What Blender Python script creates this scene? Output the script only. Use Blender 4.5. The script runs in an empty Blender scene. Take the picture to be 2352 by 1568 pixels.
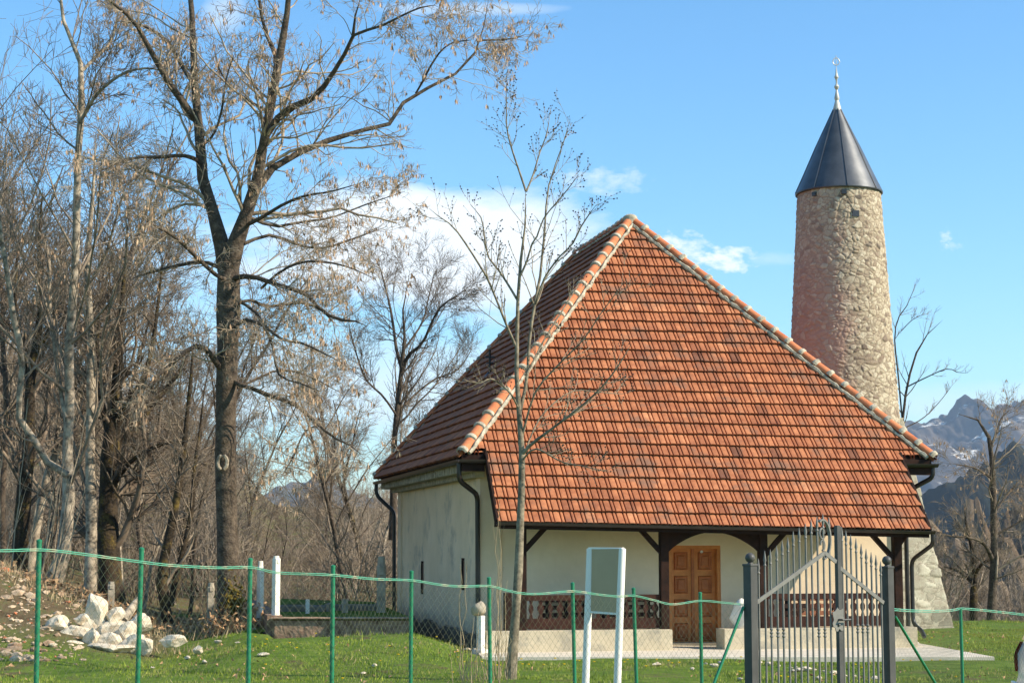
import bpy, bmesh, math, random
import numpy as np
from mathutils import Vector, Matrix
random.seed(7)
rng = np.random.default_rng(11)
S = bpy.context.scene
COL = S.collection
R = math.radians

# ------------------------------------------------------------------ camera
F = 4150.0                      # focal length in px of a 2352 px wide picture
HOR = 1250.0
PITCH = math.atan((HOR-784.0)/F)
CAM = np.array([0.0, 0.0, 2.15])
cd = bpy.data.cameras.new('camera'); cam = bpy.data.objects.new('camera', cd); COL.objects.link(cam)
cam.location = CAM; cam.rotation_euler = (R(90)+PITCH, 0, 0)
cd.sensor_width = 36; cd.lens = 36*F/2352; cd.clip_start = 0.1; cd.clip_end = 20000
S.camera = cam

# ------------------------------------------------------------------ light
SUN_EL, SUN_FRONT = 33.5, 17.0
el, fr = R(SUN_EL), R(SUN_FRONT)
SUNV = Vector((math.cos(el)*math.cos(fr), -math.cos(el)*math.sin(fr), math.sin(el)))
ld = bpy.data.lights.new('sun', 'SUN'); lo = bpy.data.objects.new('sun', ld); COL.objects.link(lo)
ld.energy = 5.0; ld.angle = R(0.5); ld.color = (1.0, 0.90, 0.75)
lo.rotation_euler = SUNV.to_track_quat('Z', 'Y').to_euler(); lo.location = (20, 0, 30)
S.view_settings.view_transform = 'Standard'; S.view_settings.look = 'None'
S.view_settings.exposure = 0.6; S.view_settings.gamma = 1.0
SKY = 0.12
w = bpy.data.worlds.new('World'); S.world = w; w.use_nodes = True
nt = w.node_tree; N = nt.nodes; L = nt.links; N.clear()
def nd(t, **k):
    n = N.new(t)
    for a, b in k.items(): setattr(n, a, b)
    return n
def mth(op, a, b=None, c=None, clamp=False):
    n = nd('ShaderNodeMath', operation=op); n.use_clamp = clamp
    for i, v in enumerate((a, b, c)):
        if v is None: continue
        if isinstance(v, (int, float)): n.inputs[i].default_value = v
        else: L.new(v, n.inputs[i])
    return n.outputs[0]
sky = nd('ShaderNodeTexSky', sky_type='NISHITA'); sky.sun_disc = False
sky.sun_elevation = el; sky.sun_rotation = math.atan2(SUNV.x, SUNV.y)
sky.altitude = 900; sky.air_density = 1.15; sky.dust_density = 0.35; sky.ozone_density = 2.6
hsv = nd('ShaderNodeHueSaturation'); hsv.inputs['Saturation'].default_value = 1.12; hsv.inputs['Value'].default_value = 1.0
tint = nd('ShaderNodeMix', data_type='RGBA', blend_type='MULTIPLY'); tint.inputs[0].default_value = 1; tint.inputs[7].default_value = (.97, 1.18, 1.26, 1)
L.new(sky.outputs[0], tint.inputs[6]); L.new(tint.outputs[2], hsv.inputs['Color'])
tc = nd('ShaderNodeTexCoord'); sp = nd('ShaderNodeSeparateXYZ'); L.new(tc.outputs['Generated'], sp.inputs[0])
ys = mth('MAXIMUM', sp.outputs[1], 0.05)
cu = mth('DIVIDE', sp.outputs[0], ys); cw = mth('DIVIDE', sp.outputs[2], ys)
cmb = nd('ShaderNodeCombineXYZ'); L.new(cu, cmb.inputs[0]); L.new(cw, cmb.inputs[1])
def cnoise(sx, sy, scale, detail, seed):
    mp = nd('ShaderNodeMapping'); mp.inputs['Scale'].default_value = (sx, sy, 1); mp.inputs['Location'].default_value = (seed, seed*.7, 0)
    L.new(cmb.outputs[0], mp.inputs[0])
    n = nd('ShaderNodeTexNoise'); n.inputs['Scale'].default_value = scale; n.inputs['Detail'].default_value = detail; n.inputs['Roughness'].default_value = .58
    L.new(mp.outputs[0], n.inputs['Vector']); return n.outputs[0]
nA = cnoise(1, 2.4, 14, 6, 1.3); nB = cnoise(1, 1.8, 60, 7, 4.1); nC = cnoise(1, 1.5, 260, 5, 2.2); nD = cnoise(1, 1.7, 110, 7, 7.7)
def puff(px, py, rx, ry, nz, namp, gain, dens):
    u0, w0 = (px-1176)/F, (HOR-py)/F
    a = mth('DIVIDE', mth('SUBTRACT', cu, u0), rx/F); b = mth('DIVIDE', mth('SUBTRACT', cw, w0), ry/F)
    d = mth('ADD', mth('MULTIPLY', a, a), mth('MULTIPLY', b, b))
    e = mth('ADD', mth('SUBTRACT', 1.0, d), mth('MULTIPLY', mth('SUBTRACT', nz, 0.5), namp))
    return mth('MULTIPLY', mth('MULTIPLY', e, gain, clamp=True), dens)
puffs = [puff(970, 560, 480, 165, nA, 2.0, 1.5, .97), puff(1180, 640, 320, 110, nB, 2.0, 1.0, .6),
         puff(1380, 408, 130, 34, nD, 4.8, .5, .6), puff(1555, 578, 95, 50, nD, 4.6, .8, .85), puff(1680, 592, 66, 32, nD, 4.4, .9, .9),
         puff(1800, 590, 90, 18, nB, 3, .7, .3), puff(2187, 540, 16, 20, nC, 5.0, .5, .6), puff(2196, 562, 26, 12, nC, 5.0, .4, .5), puff(900, 900, 900, 140, nA, 2.2, .9, .6),
         puff(1080, -5, 260, 18, nA, 2.0, .7, .5), puff(2300, 930, 500, 60, nA, 2.0, .9, .4), puff(500, 0, 60, 60, nA, 2, 1, .4), puff(300, 620, 500, 160, nA, 3, .6, .4)]
tot = puffs[0]
for q in puffs[1:]:
    tot = mth('SUBTRACT', 1.0, mth('MULTIPLY', mth('SUBTRACT', 1.0, tot), mth('SUBTRACT', 1.0, q)))
tot = mth('MULTIPLY', tot, mth('GREATER_THAN', sp.outputs[1], 0.06))
mx = nd('ShaderNodeMix', data_type='RGBA'); L.new(tot, mx.inputs[0]); L.new(hsv.outputs[0], mx.inputs[6])
cl = .86/SKY
mx.inputs[7].default_value = (cl*.90, cl*.96, cl, 1)
bg = nd('ShaderNodeBackground'); L.new(mx.outputs[2], bg.inputs[0]); bg.inputs[1].default_value = SKY
ow = nd('ShaderNodeOutputWorld'); L.new(bg.outputs[0], ow.inputs[0])

# ------------------------------------------------------------------ helpers
cp, spn = math.cos(PITCH), math.sin(PITCH)
def ray(px, py):
    u = (px-1176)/F; v = (784-py)/F
    return np.array([u, cp - v*spn, spn + v*cp])
def P(px, py, Y):
    d = ray(px, py); return CAM + d*(Y/d[1])
def PZ(px, py, z):
    d = ray(px, py); return CAM + d*((z-CAM[2])/d[2])
def PL(px, py, A, B):            # ray meets the vertical plane through A and B
    d = ray(px, py); n = np.array([-(B[1]-A[1]), B[0]-A[0]])
    t = (n[0]*(A[0]-CAM[0]) + n[1]*(A[1]-CAM[1]))/(n[0]*d[0]+n[1]*d[1])
    return CAM + d*t
def kx(px): return (px-1176)/F/1.006

def vnoise(x, y, seed=0):
    xi = np.floor(x).astype(np.int64); yi = np.floor(y).astype(np.int64); xf = x-xi; yf = y-yi
    def h(a, b):
        n = (a*374761393 + b*668265263 + seed*974711) & 0x7fffffff
        n = ((n ^ (n >> 13))*1274126177) & 0x7fffffff
        return ((n ^ (n >> 16)) & 0xffff)/65535.0
    u = xf*xf*(3-2*xf); v = yf*yf*(3-2*yf)
    return (h(xi, yi)*(1-u)+h(xi+1, yi)*u)*(1-v) + (h(xi, yi+1)*(1-u)+h(xi+1, yi+1)*u)*v
def fbm(x, y, o=4, seed=0):
    s = 0; a = .5
    for i in range(o):
        s = s + a*vnoise(x*2**i, y*2**i, seed+i); a *= .5
    return s
def sst(a, b, x):
    t = np.clip((x-a)/(b-a), 0, 1); return t*t*(3-2*t)

class Root:
    pass
def thing(name, label, cat, loc=(0, 0, 0), rotz=0, group=None):
    o = bpy.data.objects.new(name, None); COL.objects.link(o); o.location = loc; o.rotation_euler = (0, 0, rotz)
    o.empty_display_size = .2
    tag(o, label, cat, group); return o
def tag(o, label=None, cat=None, group=None, kind=None):
    if label: o['label'] = label
    if cat: o['category'] = cat
    if group: o['group'] = group
    if kind: o['kind'] = kind
    return o
def base_of(o):
    while o.parent: o = o.parent
    return o
def to_local(V, parent, loc):
    V = np.asarray(V, dtype=np.float64).reshape(-1, 3)
    if parent is not None:
        b = base_of(parent); l = np.array(b.location); a = -b.rotation_euler[2]
        V = V - l; c, s = math.cos(a), math.sin(a)
        return np.stack([V[:, 0]*c - V[:, 1]*s, V[:, 0]*s+V[:, 1]*c, V[:, 2]], 1)
    if loc is not None: return V-np.asarray(loc)
    return V
def meshobj(name, V, Fc, m, parent=None, loc=None, smooth=False, attrs=None, local=False):
    """V verts (world coordinates), Fc: list of int arrays (n,k)"""
    if not local: V = to_local(V, parent, loc)
    me = bpy.data.meshes.new(name)
    if isinstance(Fc, np.ndarray): Fc = [Fc]
    Fc = [f for f in Fc if len(f)]
    loops = np.concatenate([f.ravel() for f in Fc]); cnt = np.concatenate([np.full(len(f), f.shape[1]) for f in Fc])
    st = np.concatenate([[0], np.cumsum(cnt)[:-1]])
    me.vertices.add(len(V)); me.vertices.foreach_set('co', np.ascontiguousarray(V, dtype=np.float32).ravel())
    me.loops.add(len(loops)); me.loops.foreach_set('vertex_index', loops.astype(np.int32))
    me.polygons.add(len(cnt)); me.polygons.foreach_set('loop_start', st.astype(np.int32)); me.polygons.foreach_set('loop_total', cnt.astype(np.int32))
    me.polygons.foreach_set('use_smooth', np.full(len(cnt), bool(smooth)))
    me.update(calc_edges=True)
    for k, (dom, val) in (attrs or {}).items():
        a = me.attributes.new(k, 'FLOAT', dom); a.data.foreach_set('value', np.asarray(val, dtype=np.float32))
    me.validate()
    if m: me.materials.append(m)
    o = bpy.data.objects.new(name, me); COL.objects.link(o)
    if parent is not None: o.parent = parent
    elif loc is not None: o.location = loc
    return o

class MB:
    """collects simple shapes into one mesh, world coordinates"""
    def __init__(s): s.V = []; s.F = {3: [], 4: []}; s.n = 0; s.poly = []
    def add(s, V, Fs):
        V = np.asarray(V, dtype=float).reshape(-1, 3)
        for f in Fs:
            f = np.asarray(f)+s.n
            if f.ndim == 1: f = f[None]
            s.F.setdefault(f.shape[1], []).append(f)
        s.V.append(V); s.n += len(V); return s
    def box(s, c, d, rz=0, M=None):          # centre, full dims
        x, y, z = [a/2 for a in d]
        V = np.array([[i*x, j*y, k*z] for k in (-1, 1) for j in (-1, 1) for i in (-1, 1)])
        if M is not None: V = V@np.asarray(M).T
        cs, sn = math.cos(rz), math.sin(rz)
        V = np.stack([V[:, 0]*cs-V[:, 1]*sn, V[:, 0]*sn+V[:, 1]*cs, V[:, 2]], 1)+np.asarray(c)
        return s.add(V, [[[0, 2, 3, 1], [4, 5, 7, 6], [0, 1, 5, 4], [2, 6, 7, 3], [0, 4, 6, 2], [1, 3, 7, 5]]])
    def bar(s, a, b, wd, th, up=(0, 0, 1)):  # rectangular bar from a to b
        a = np.asarray(a, float); b = np.asarray(b, float); t = b-a; l = np.linalg.norm(t); t /= l
        up = np.asarray(up, float); x = np.cross(t, up)
        if np.linalg.norm(x) < 1e-6: x = np.cross(t, (0, 1, 0))
        x /= np.linalg.norm(x); y = np.cross(x, t)
        V = [p + x*i*wd/2 + y*j*th/2 for p in (a, b) for j in (-1, 1) for i in (-1, 1)]
        return s.add(V, [[[0, 2, 3, 1], [4, 5, 7, 6], [0, 1, 5, 4], [2, 6, 7, 3], [0, 4, 6, 2], [1, 3, 7, 5]]])
    def tube(s, pts, r, sides=8, cap=True):
        pts = np.asarray(pts, float); n = len(pts); r = np.broadcast_to(np.asarray(r, float), (n,))
        V, f = tubes(pts[None], r[None], sides); s.add(V, [f])
        if cap and sides > 4 or cap:
            pass
        b = s.n-len(V)
        c0 = [b+i for i in range(sides)][::-1]; c1 = [b+(n-1)*sides+i for i in range(sides)]
        s.F.setdefault(sides, []).append(np.array([c0])); s.F[sides].append(np.array([c1])); return s
    def lathe(s, c, prof, sides=16, phase=0):
        a = phase+np.arange(sides)*2*math.pi/sides; c = np.asarray(c)
        V = np.array([[r*math.cos(t), r*math.sin(t), z] for r, z in prof for t in a])+c
        f = []
        for k in range(len(prof)-1):
            for i in range(sides):
                j = (i+1) % sides; f.append([k*sides+i, k*sides+j, (k+1)*sides+j, (k+1)*sides+i])
        s.add(V, [np.array(f)])
        b = s.n-len(V)
        s.F.setdefault(sides, []).append(np.array([[b+i for i in range(sides)][::-1]])); s.F[sides].append(np.array([[b+(len(prof)-1)*sides+i for i in range(sides)]]))
        return s
    def prism(s, poly, d):                   # planar polygon (world pts) pushed along d
        poly = np.asarray(poly, float); n = len(poly); d = np.asarray(d, float)
        V = np.concatenate([poly, poly+d]); k = s.n
        s.V.append(V); s.n += 2*n
        s.F.setdefault(n, []).append(np.array([[k+i for i in range(n)], [k+n+i for i in range(n)][::-1]]))
        s.F.setdefault(4, []).append(np.array([[k+i, k+n+i, k+n+(i+1) % n, k+(i+1) % n] for i in range(n)])); return s
    def build(s, name, m, parent=None, loc=None, smooth=False, bevel=0, attrs=None, fix=True):
        V = np.concatenate(s.V); Fc = [np.concatenate(v) for v in s.F.values() if len(v)]
        o = meshobj(name, V, Fc, m, parent, loc, smooth, attrs)
        if fix or bevel:
            bm = bmesh.new(); bm.from_mesh(o.data)
            bmesh.ops.recalc_face_normals(bm, faces=bm.faces)
            if bevel:
                ed = [e for e in bm.edges if len(e.link_faces) == 2 and e.calc_face_angle(0) > .6]
                bmesh.ops.bevel(bm, geom=ed, offset=bevel, segments=2, affect='EDGES', profile=.6, clamp_overlap=True)
            bm.to_mesh(o.data); bm.free()
        if smooth:
            try: o.data.set_sharp_from_angle(angle=R(40))
            except Exception: pass
        return o

def tubes(Pn, Rn, sides):
    """batch of polylines Pn (n,K,3), radii (n,K) -> verts, quads"""
    n, K, _ = Pn.shape
    T = np.empty_like(Pn); T[:, 1:-1] = Pn[:, 2:]-Pn[:, :-2]; T[:, 0] = Pn[:, 1]-Pn[:, 0]; T[:, -1] = Pn[:, -1]-Pn[:, -2]
    T /= np.linalg.norm(T, axis=2, keepdims=True)+1e-9
    m = np.abs((Pn[:, -1]-Pn[:, 0])); ref = np.zeros((n, 1, 3)); ref[np.arange(n), 0, np.argmin(m, axis=1)] = 1
    X = np.cross(T, np.broadcast_to(ref, T.shape)); X /= np.linalg.norm(X, axis=2, keepdims=True)+1e-9
    Y = np.cross(T, X)
    a = np.arange(sides)*2*math.pi/sides
    V = Pn[:, :, None]+Rn[:, :, None, None]*(X[:, :, None]*np.cos(a)[None, None, :, None]+Y[:, :, None]*np.sin(a)[None, None, :, None])
    i, k, s = np.meshgrid(np.arange(n), np.arange(K-1), np.arange(sides), indexing='ij')
    b = (i*K+k)*sides; s2 = (s+1) % sides
    f = np.stack([b+s, b+s2, b+sides+s2, b+sides+s], -1).reshape(-1, 4)
    return V.reshape(-1, 3), f
def join(parts):
    V = []; Fq = []; n = 0
    for v, f in parts: V.append(v); Fq.append(f+n); n += len(v)
    return np.concatenate(V), np.concatenate(Fq)

# ------------------------------------------------------------------ materials
def mat(name, c1, c2=None, scale=6, rough=.8, bump=0, bscale=None, detail=5, spec=.3, metal=0, c3=None, attr=None, lo=.35, hi=.65, s3=1.0):
    wq = lambda c_: (min(c_[0]*1.06, 1), c_[1], c_[2]*.87)
    c1 = wq(c1); c2 = wq(c2) if c2 else c2; c3 = wq(c3) if c3 else c3
    m = bpy.data.materials.new(name); m.use_nodes = True; t = m.node_tree; n = t.nodes; l = t.links
    b = n['Principled BSDF']; b.inputs['Roughness'].default_value = rough; b.inputs['Metallic'].default_value = metal
    b.inputs['Specular IOR Level'].default_value = spec
    b.inputs['Base Color'].default_value = (*c1, 1)
    g = n.new('ShaderNodeTexCoord'); out = None
    if c2:
        no = n.new('ShaderNodeTexNoise'); no.inputs['Scale'].default_value = scale; no.inputs['Detail'].default_value = detail; no.inputs['Roughness'].default_value = .65
        l.new(g.outputs['Object'], no.inputs['Vector'])
        r = n.new('ShaderNodeValToRGB'); r.color_ramp.elements[0].position = lo; r.color_ramp.elements[1].position = hi
        r.color_ramp.elements[0].color = (*c1, 1); r.color_ramp.elements[1].color = (*c2, 1)
        l.new(no.outputs[0], r.inputs[0]); out = r.outputs[0]
    if attr:   # attr: list of (pos,color) over the float attribute 'rnd'
        a = n.new('ShaderNodeAttribute'); a.attribute_name = 'rnd'; r = n.new('ShaderNodeValToRGB')
        els = r.color_ramp.elements
        while len(els) < len(attr): els.new(.5)
        for e, (p, c) in zip(els, attr): e.position = p; e.color = (*c, 1)
        l.new(a.outputs['Fac'], r.inputs[0])
        if out:
            mx = n.new('ShaderNodeMix'); mx.data_type = 'RGBA'; mx.blend_type = 'MULTIPLY'; mx.inputs[0].default_value = 1
            l.new(r.outputs[0], mx.inputs[6]); l.new(out, mx.inputs[7]); out = mx.outputs[2]
        else: out = r.outputs[0]
    if c3:
        cut = .575 if name.startswith('mountain') else .52
        n3 = n.new('ShaderNodeTexNoise'); n3.inputs['Scale'].default_value = s3; n3.inputs['Detail'].default_value = 6; n3.inputs['Roughness'].default_value = .7
        l.new(g.outputs['Object'], n3.inputs['Vector']); r = n.new('ShaderNodeValToRGB')
        r.color_ramp.elements[0].position = cut; r.color_ramp.elements[1].position = cut+(.06 if cut > .55 else .14)
        l.new(n3.outputs[0], r.inputs[0]); mx = n.new('ShaderNodeMix'); mx.data_type = 'RGBA'
        l.new(r.outputs[0], mx.inputs[0]); l.new(out, mx.inputs[6]); mx.inputs[7].default_value = (*c3, 1); out = mx.outputs[2]
    if out: l.new(out, b.inputs['Base Color'])
    if bump:
        nb = n.new('ShaderNodeTexNoise'); nb.inputs['Scale'].default_value = bscale or scale*3; nb.inputs['Detail'].default_value = 6
        l.new(g.outputs['Object'], nb.inputs['Vector']); bp = n.new('ShaderNodeBump'); bp.inputs['Strength'].default_value = 1; bp.inputs['Distance'].default_value = bump
        l.new(nb.outputs[0], bp.inputs['Height']); l.new(bp.outputs[0], b.inputs['Normal'])
    return m
M = {}
M['tile'] = mat('roof_clay', (.62, .58, .56), (1, 1, 1), scale=5, rough=.8, bump=.003, bscale=40,
    attr=[(0, (.21, .085, .050)), (.22, (.37, .132, .066)), (.5, (.48, .175, .083)), (.8, (.57, .22, .105)), (1, (.66, .29, .15))], c3=(.23, .12, .08), s3=1.5)
M['cap'] = mat('cap_clay', (.42, .13, .055), (.62, .23, .11), scale=3, rough=.8, bump=.004, bscale=30)
M['mortar'] = mat('mortar', (.24, .22, .18), (.56, .52, .43), scale=8, rough=.9, bump=.015, bscale=20)
M['plaster'] = mat('plaster', (.69, .565, .43), (.79, .66, .52), scale=1.2, rough=.9, bump=.004, bscale=14)
M['plaster_side'] = mat('weathered_plaster', (.78, .64, .47), (.88, .73, .56), scale=1.2, rough=.9, bump=.005, bscale=9, c3=(.55, .47, .38), s3=1.1)
M['plinth'] = mat('damp_plinth', (.10, .09, .075), (.27, .24, .20), scale=3, rough=.95, bump=.02, bscale=12)
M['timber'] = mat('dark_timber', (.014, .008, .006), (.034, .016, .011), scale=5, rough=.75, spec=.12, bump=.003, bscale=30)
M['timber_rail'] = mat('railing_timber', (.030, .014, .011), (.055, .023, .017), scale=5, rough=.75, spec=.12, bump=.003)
M['gutter'] = mat('black_gutter', (.012, .010, .010), (.03, .022, .02), scale=4, rough=.35, spec=.5)
M['door'] = mat('door_wood', (.50, .17, .045), (.66, .26, .075), scale=4, rough=.5, bump=.003, bscale=25)
M['door_dark'] = mat('door_panel_wood', (.34, .10, .028), (.48, .16, .05), scale=5, rough=.5)
M['concrete'] = mat('concrete', (.44, .39, .30), (.56, .50, .39), scale=2, rough=.9, bump=.006, bscale=30, c3=(.28, .27, .24), s3=1.5)
M['slab'] = mat('pale_slab', (.54, .50, .44), (.66, .61, .535), scale=2.5, rough=.9, bump=.006, bscale=25)
M['lead'] = mat('lead_sheet', (.075, .085, .10), (.12, .13, .15), scale=2, rough=.40, spec=.6, metal=.55, bump=.003, bscale=3)
M['silver'] = mat('painted_finial', (.42, .42, .41), (.58, .58, .56), scale=5, rough=.35, spec=.5)
M['stone'] = mat('rubble_stone', (.70, .68, .66), (1, 1, 1), scale=14, rough=.92, bump=.012, bscale=25,
    attr=[(0, (.33, .27, .215)), (.10, (.35, .285, .225)), (.12, (.15, .125, .11)), (.24, (.27, .20, .16)), (.36, (.43, .35, .27)), (.7, (.50, .425, .34)), (1, (.60, .53, .44))])
M['basestone'] = mat('weathered_base_stone', (.70, .68, .66), (1, 1, 1), scale=5, rough=.92, bump=.012, bscale=25,
    attr=[(0, (.40, .37, .31)), (.10, (.42, .385, .32)), (.12, (.19, .18, .155)), (.3, (.30, .275, .23)), (.7, (.38, .355, .30)), (1, (.48, .45, .385))])
M['greengal'] = mat('green_coated_steel', (.010, .16, .075), (.015, .20, .10), scale=8, rough=.4, spec=.5)
M['wire'] = mat('pale_green_wire', (.10, .36, .26), (.42, .44, .32), scale=9, rough=.5, lo=.5, hi=.65)
M['mesh'] = mat('mesh_wire', (.05, .075, .045), (.10, .10, .06), scale=6, rough=.5)
M['iron'] = mat('grey_painted_iron', (.060, .060, .062), (.085, .085, .086), scale=6, rough=.45, spec=.25)
M['iron_pale'] = mat('pale_grey_iron', (.15, .15, .15), (.20, .20, .195), scale=8, rough=.5)
M['white'] = mat('white_paint', (.74, .75, .76), (.82, .82, .81), scale=3, rough=.45)
M['boardback'] = mat('board_back', (.42, .335, .235), (.46, .37, .265), scale=2, rough=1, spec=0)
M['whitestone'] = mat('white_rock', (.46, .40, .32), (.78, .72, .62), scale=3, rough=.9, bump=.03, bscale=6, c3=(.40, .30, .20), s3=3)
M['rubblestone'] = mat('rubble_stones', (.26, .17, .11), (.62, .50, .38), scale=1.6, rough=.95, bump=.02, bscale=9)
M['greystone'] = mat('grey_gravestone', (.24, .215, .18), (.44, .40, .34), scale=4, rough=.9, bump=.01, bscale=20)
M['palestone'] = mat('pale_gravestone', (.66, .65, .62), (.82, .80, .76), scale=4, rough=.8, bump=.006, bscale=20)
M['brick'] = mat('broken_brick', (.45, .13, .06), (.55, .22, .12), scale=6, rough=.9, bump=.01)
M['copingstone'] = mat('coping_stone', (.20, .13, .09), (.42, .31, .23), scale=6, rough=.95, bump=.01)
M['wallstone'] = mat('retaining_stone', (.12, .075, .055), (.34, .24, .18), scale=5, rough=.95, bump=.05, bscale=9)
M['bark_ash'] = mat('ash_bark', (.028, .021, .017), (.15, .12, .095), scale=7, rough=.95, bump=.03, bscale=22, c3=(.06, .045, .03), s3=4, lo=.3, hi=.7)
M['bark_pale'] = mat('pale_bark', (.085, .07, .056), (.44, .38, .31), scale=5, rough=.9, bump=.015, bscale=15, lo=.35, hi=.6)
M['bark_dark'] = mat('dark_mossy_bark', (.016, .013, .010), (.065, .048, .03), scale=5, rough=.95, bump=.03, bscale=15, c3=(.13, .095, .025), s3=3)
M['bark_young'] = mat('young_bark', (.09, .075, .055), (.30, .26, .20), scale=9, rough=.9, bump=.006, bscale=30)
M['twig'] = mat('twig_bark', (.13, .105, .085), (.34, .285, .23), scale=3, rough=.9)
M['twig_ash'] = mat('ash_twig_bark', (.20, .16, .125), (.50, .42, .335), scale=3, rough=.9)
M['twig_dark'] = mat('dark_twig_bark', (.08, .062, .05), (.23, .185, .145), scale=3, rough=.9)
M['twig_pale'] = mat('pale_twig_bark', (.20, .16, .12), (.40, .34, .26), scale=3, rough=.9)
M['seed'] = mat('dry_seed', (.28, .175, .115), (.58, .43, .31), scale=5, rough=.9)
M['bud'] = mat('dark_bud', (.022, .016, .014), rough=.8)
M['moss'] = mat('moss', (.08, .055, .012), (.17, .13, .02), scale=12, rough=1, bump=.02)
M['leaf_litter'] = mat('dry_leaves', (.26, .15, .08), (.50, .33, .20), scale=6, rough=.9)
M['grassblade'] = mat('grass_blades', (.11, .175, .020), (.29, .355, .050), scale=1.3, rough=.7, spec=.2, c3=(.36, .31, .13), s3=1.1)
M['drygrass'] = mat('dry_stems', (.25, .19, .12), (.42, .34, .22), scale=4, rough=.9)
M['flower'] = mat('yellow_petals', (.75, .50, .01), rough=.6)
M['cloth'] = mat('white_sack', (.70, .69, .67), (.80, .79, .77), scale=4, rough=.9, bump=.02, bscale=6)
M['dark'] = mat('dark_opening', (.03, .03, .035), rough=.3, spec=.5)
M['carpaint'] = mat('white_car_paint', (.72, .73, .75), rough=.22, spec=.5)
M['taillight'] = mat('red_lens', (.50, .012, .010), rough=.15, spec=.6)
M['tyre'] = mat('tyre_rubber', (.02, .02, .02), rough=.85)
M['glass'] = mat('car_glass', (.02, .025, .03), rough=.05, spec=.8)

def add_dirt(m, col, h, amp):     # splashed dirt and drips with a ragged edge
    t = m.node_tree; n = t.nodes; l = t.links; b = n['Principled BSDF']; src = b.inputs['Base Color'].links[0].from_socket
    g = n.new('ShaderNodeTexCoord'); se = n.new('ShaderNodeSeparateXYZ'); l.new(g.outputs['Object'], se.inputs[0])
    mp = n.new('ShaderNodeMapping'); mp.inputs['Scale'].default_value = (5, 5, .9); l.new(g.outputs['Object'], mp.inputs[0])
    no = n.new('ShaderNodeTexNoise'); no.inputs['Scale'].default_value = 1.6; no.inputs['Detail'].default_value = 6; l.new(mp.outputs[0], no.inputs['Vector'])
    a = n.new('ShaderNodeMath'); a.operation = 'MULTIPLY_ADD'; l.new(no.outputs[0], a.inputs[0]); a.inputs[1].default_value = amp; a.inputs[2].default_value = h-amp*.5
    c_ = n.new('ShaderNodeMath'); c_.operation = 'SUBTRACT'; l.new(a.outputs[0], c_.inputs[0]); l.new(se.outputs[2], c_.inputs[1])
    d = n.new('ShaderNodeMath'); d.operation = 'MULTIPLY_ADD'; d.use_clamp = True; l.new(c_.outputs[0], d.inputs[0]); d.inputs[1].default_value = 2.2; d.inputs[2].default_value = .3
    e = n.new('ShaderNodeMath'); e.operation = 'MULTIPLY'; l.new(d.outputs[0], e.inputs[0]); e.inputs[1].default_value = .55
    mx = n.new('ShaderNodeMix'); mx.data_type = 'RGBA'; l.new(e.outputs[0], mx.inputs[0]); l.new(src, mx.inputs[6]); mx.inputs[7].default_value = (*col, 1); l.new(mx.outputs[2], b.inputs['Base Color'])
add_dirt(M['plaster_side'], (.30, .27, .22), .55, 1.6)
add_dirt(M['plaster'], (.38, .33, .25), .45, 1.2)

# ------------------------------------------------------------------ ground
def gz(x, y):
    x = np.asarray(x, float); y = np.asarray(y, float)
    yy = np.maximum(y, 3.0); k = x/yy
    z = .04*np.ones(np.broadcast(x, y).shape)
    # bank rising on the left beside the lawn
    z = z + 1.15*sst(-.165, -.265, k)*sst(29, 40, y)
    z = z + 1.0*np.exp(-(((x+11.2)/1.9)**2+((y-35.5)/3.0)**2))
    # lawn swells up left of the house, then dips to the retaining wall and the side wall
    hk = np.interp(k, [-.19, -.145, -.054, -.03, -.018, -.012], [.02, .38, .42, .20, .0, .0]); dip = sst(-.135, -.125, k)
    z = z + hk*sst(28.5, 34.0, y)*(1-dip*sst(34.4, 35.7, y))*(1-sst(50, 54, y))
    # hill side behind on the left, falling towards the right
    wl = np.interp(k, [-.6, -.28, -.21, -.16, -.13, -.10, -.05, .05, .12], [14.5, 14, 10.5, 8.2, 4.6, 4.6, 4.2, 2.5, 0])
    z = z + wl*sst(50, 138, y)*(1-.55*sst(150, 420, y))
    # valley on the right beyond the lawn
    z = z - 34*sst(.10, .20, k)*sst(50.5, 120, y) - 30*sst(90, 500, y)*sst(.0, .2, k)
    z = z + (fbm(x*.5, y*.5, 4, 3)-.47)*.16 + (fbm(x*.06, y*.06, 4, 9)-.47)*2.6*sst(52, 100, y)
    # the ground drops a little under the house and slab so nothing pokes through
    return z
def spaced(a, b, step, far, grow=1.18):
    mid = list(np.arange(a, b+1e-6, step)); lo_, hi_ = [], []
    s = step; v = a
    while v > -far: s *= grow; v -= s; lo_.append(v)
    s = step; v = b
    while v < far: s *= grow; v += s; hi_.append(v)
    return np.array(lo_[::-1]+mid+hi_)
gx = spaced(-24, 24, .4, 2600); gy = spaced(2, 62, .4, 2600)
X, Yg = np.meshgrid(gx, gy, indexing='ij'); Z = gz(X, Yg)
far = np.maximum(np.abs(X), np.abs(Yg)); Z = Z*(1-sst(450, 900, far)) - 70*sst(450, 900, far)
nx, ny = X.shape
i, j = np.meshgrid(np.arange(nx-1), np.arange(ny-1), indexing='ij'); b = i*ny+j
GF = np.stack([b, b+ny, b+ny+1, b+1], -1).reshape(-1, 4)
GM = bpy.data.materials.new('ground_soil_grass'); GM.use_nodes = True
t = GM.node_tree; n = t.nodes; l = t.links; bs = n['Principled BSDF']; bs.inputs['Roughness'].default_value = 1; bs.inputs['Specular IOR Level'].default_value = .1
geo = n.new('ShaderNodeNewGeometry'); at = n.new('ShaderNodeAttribute'); at.attribute_name = 'wild'
def gn(sc, det=6, ro=.7):
    q = n.new('ShaderNodeTexNoise'); q.inputs['Scale'].default_value = sc; q.inputs['Detail'].default_value = det; q.inputs['Roughness'].default_value = ro
    l.new(geo.outputs['Position'], q.inputs['Vector']); return q.outputs[0]
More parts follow.
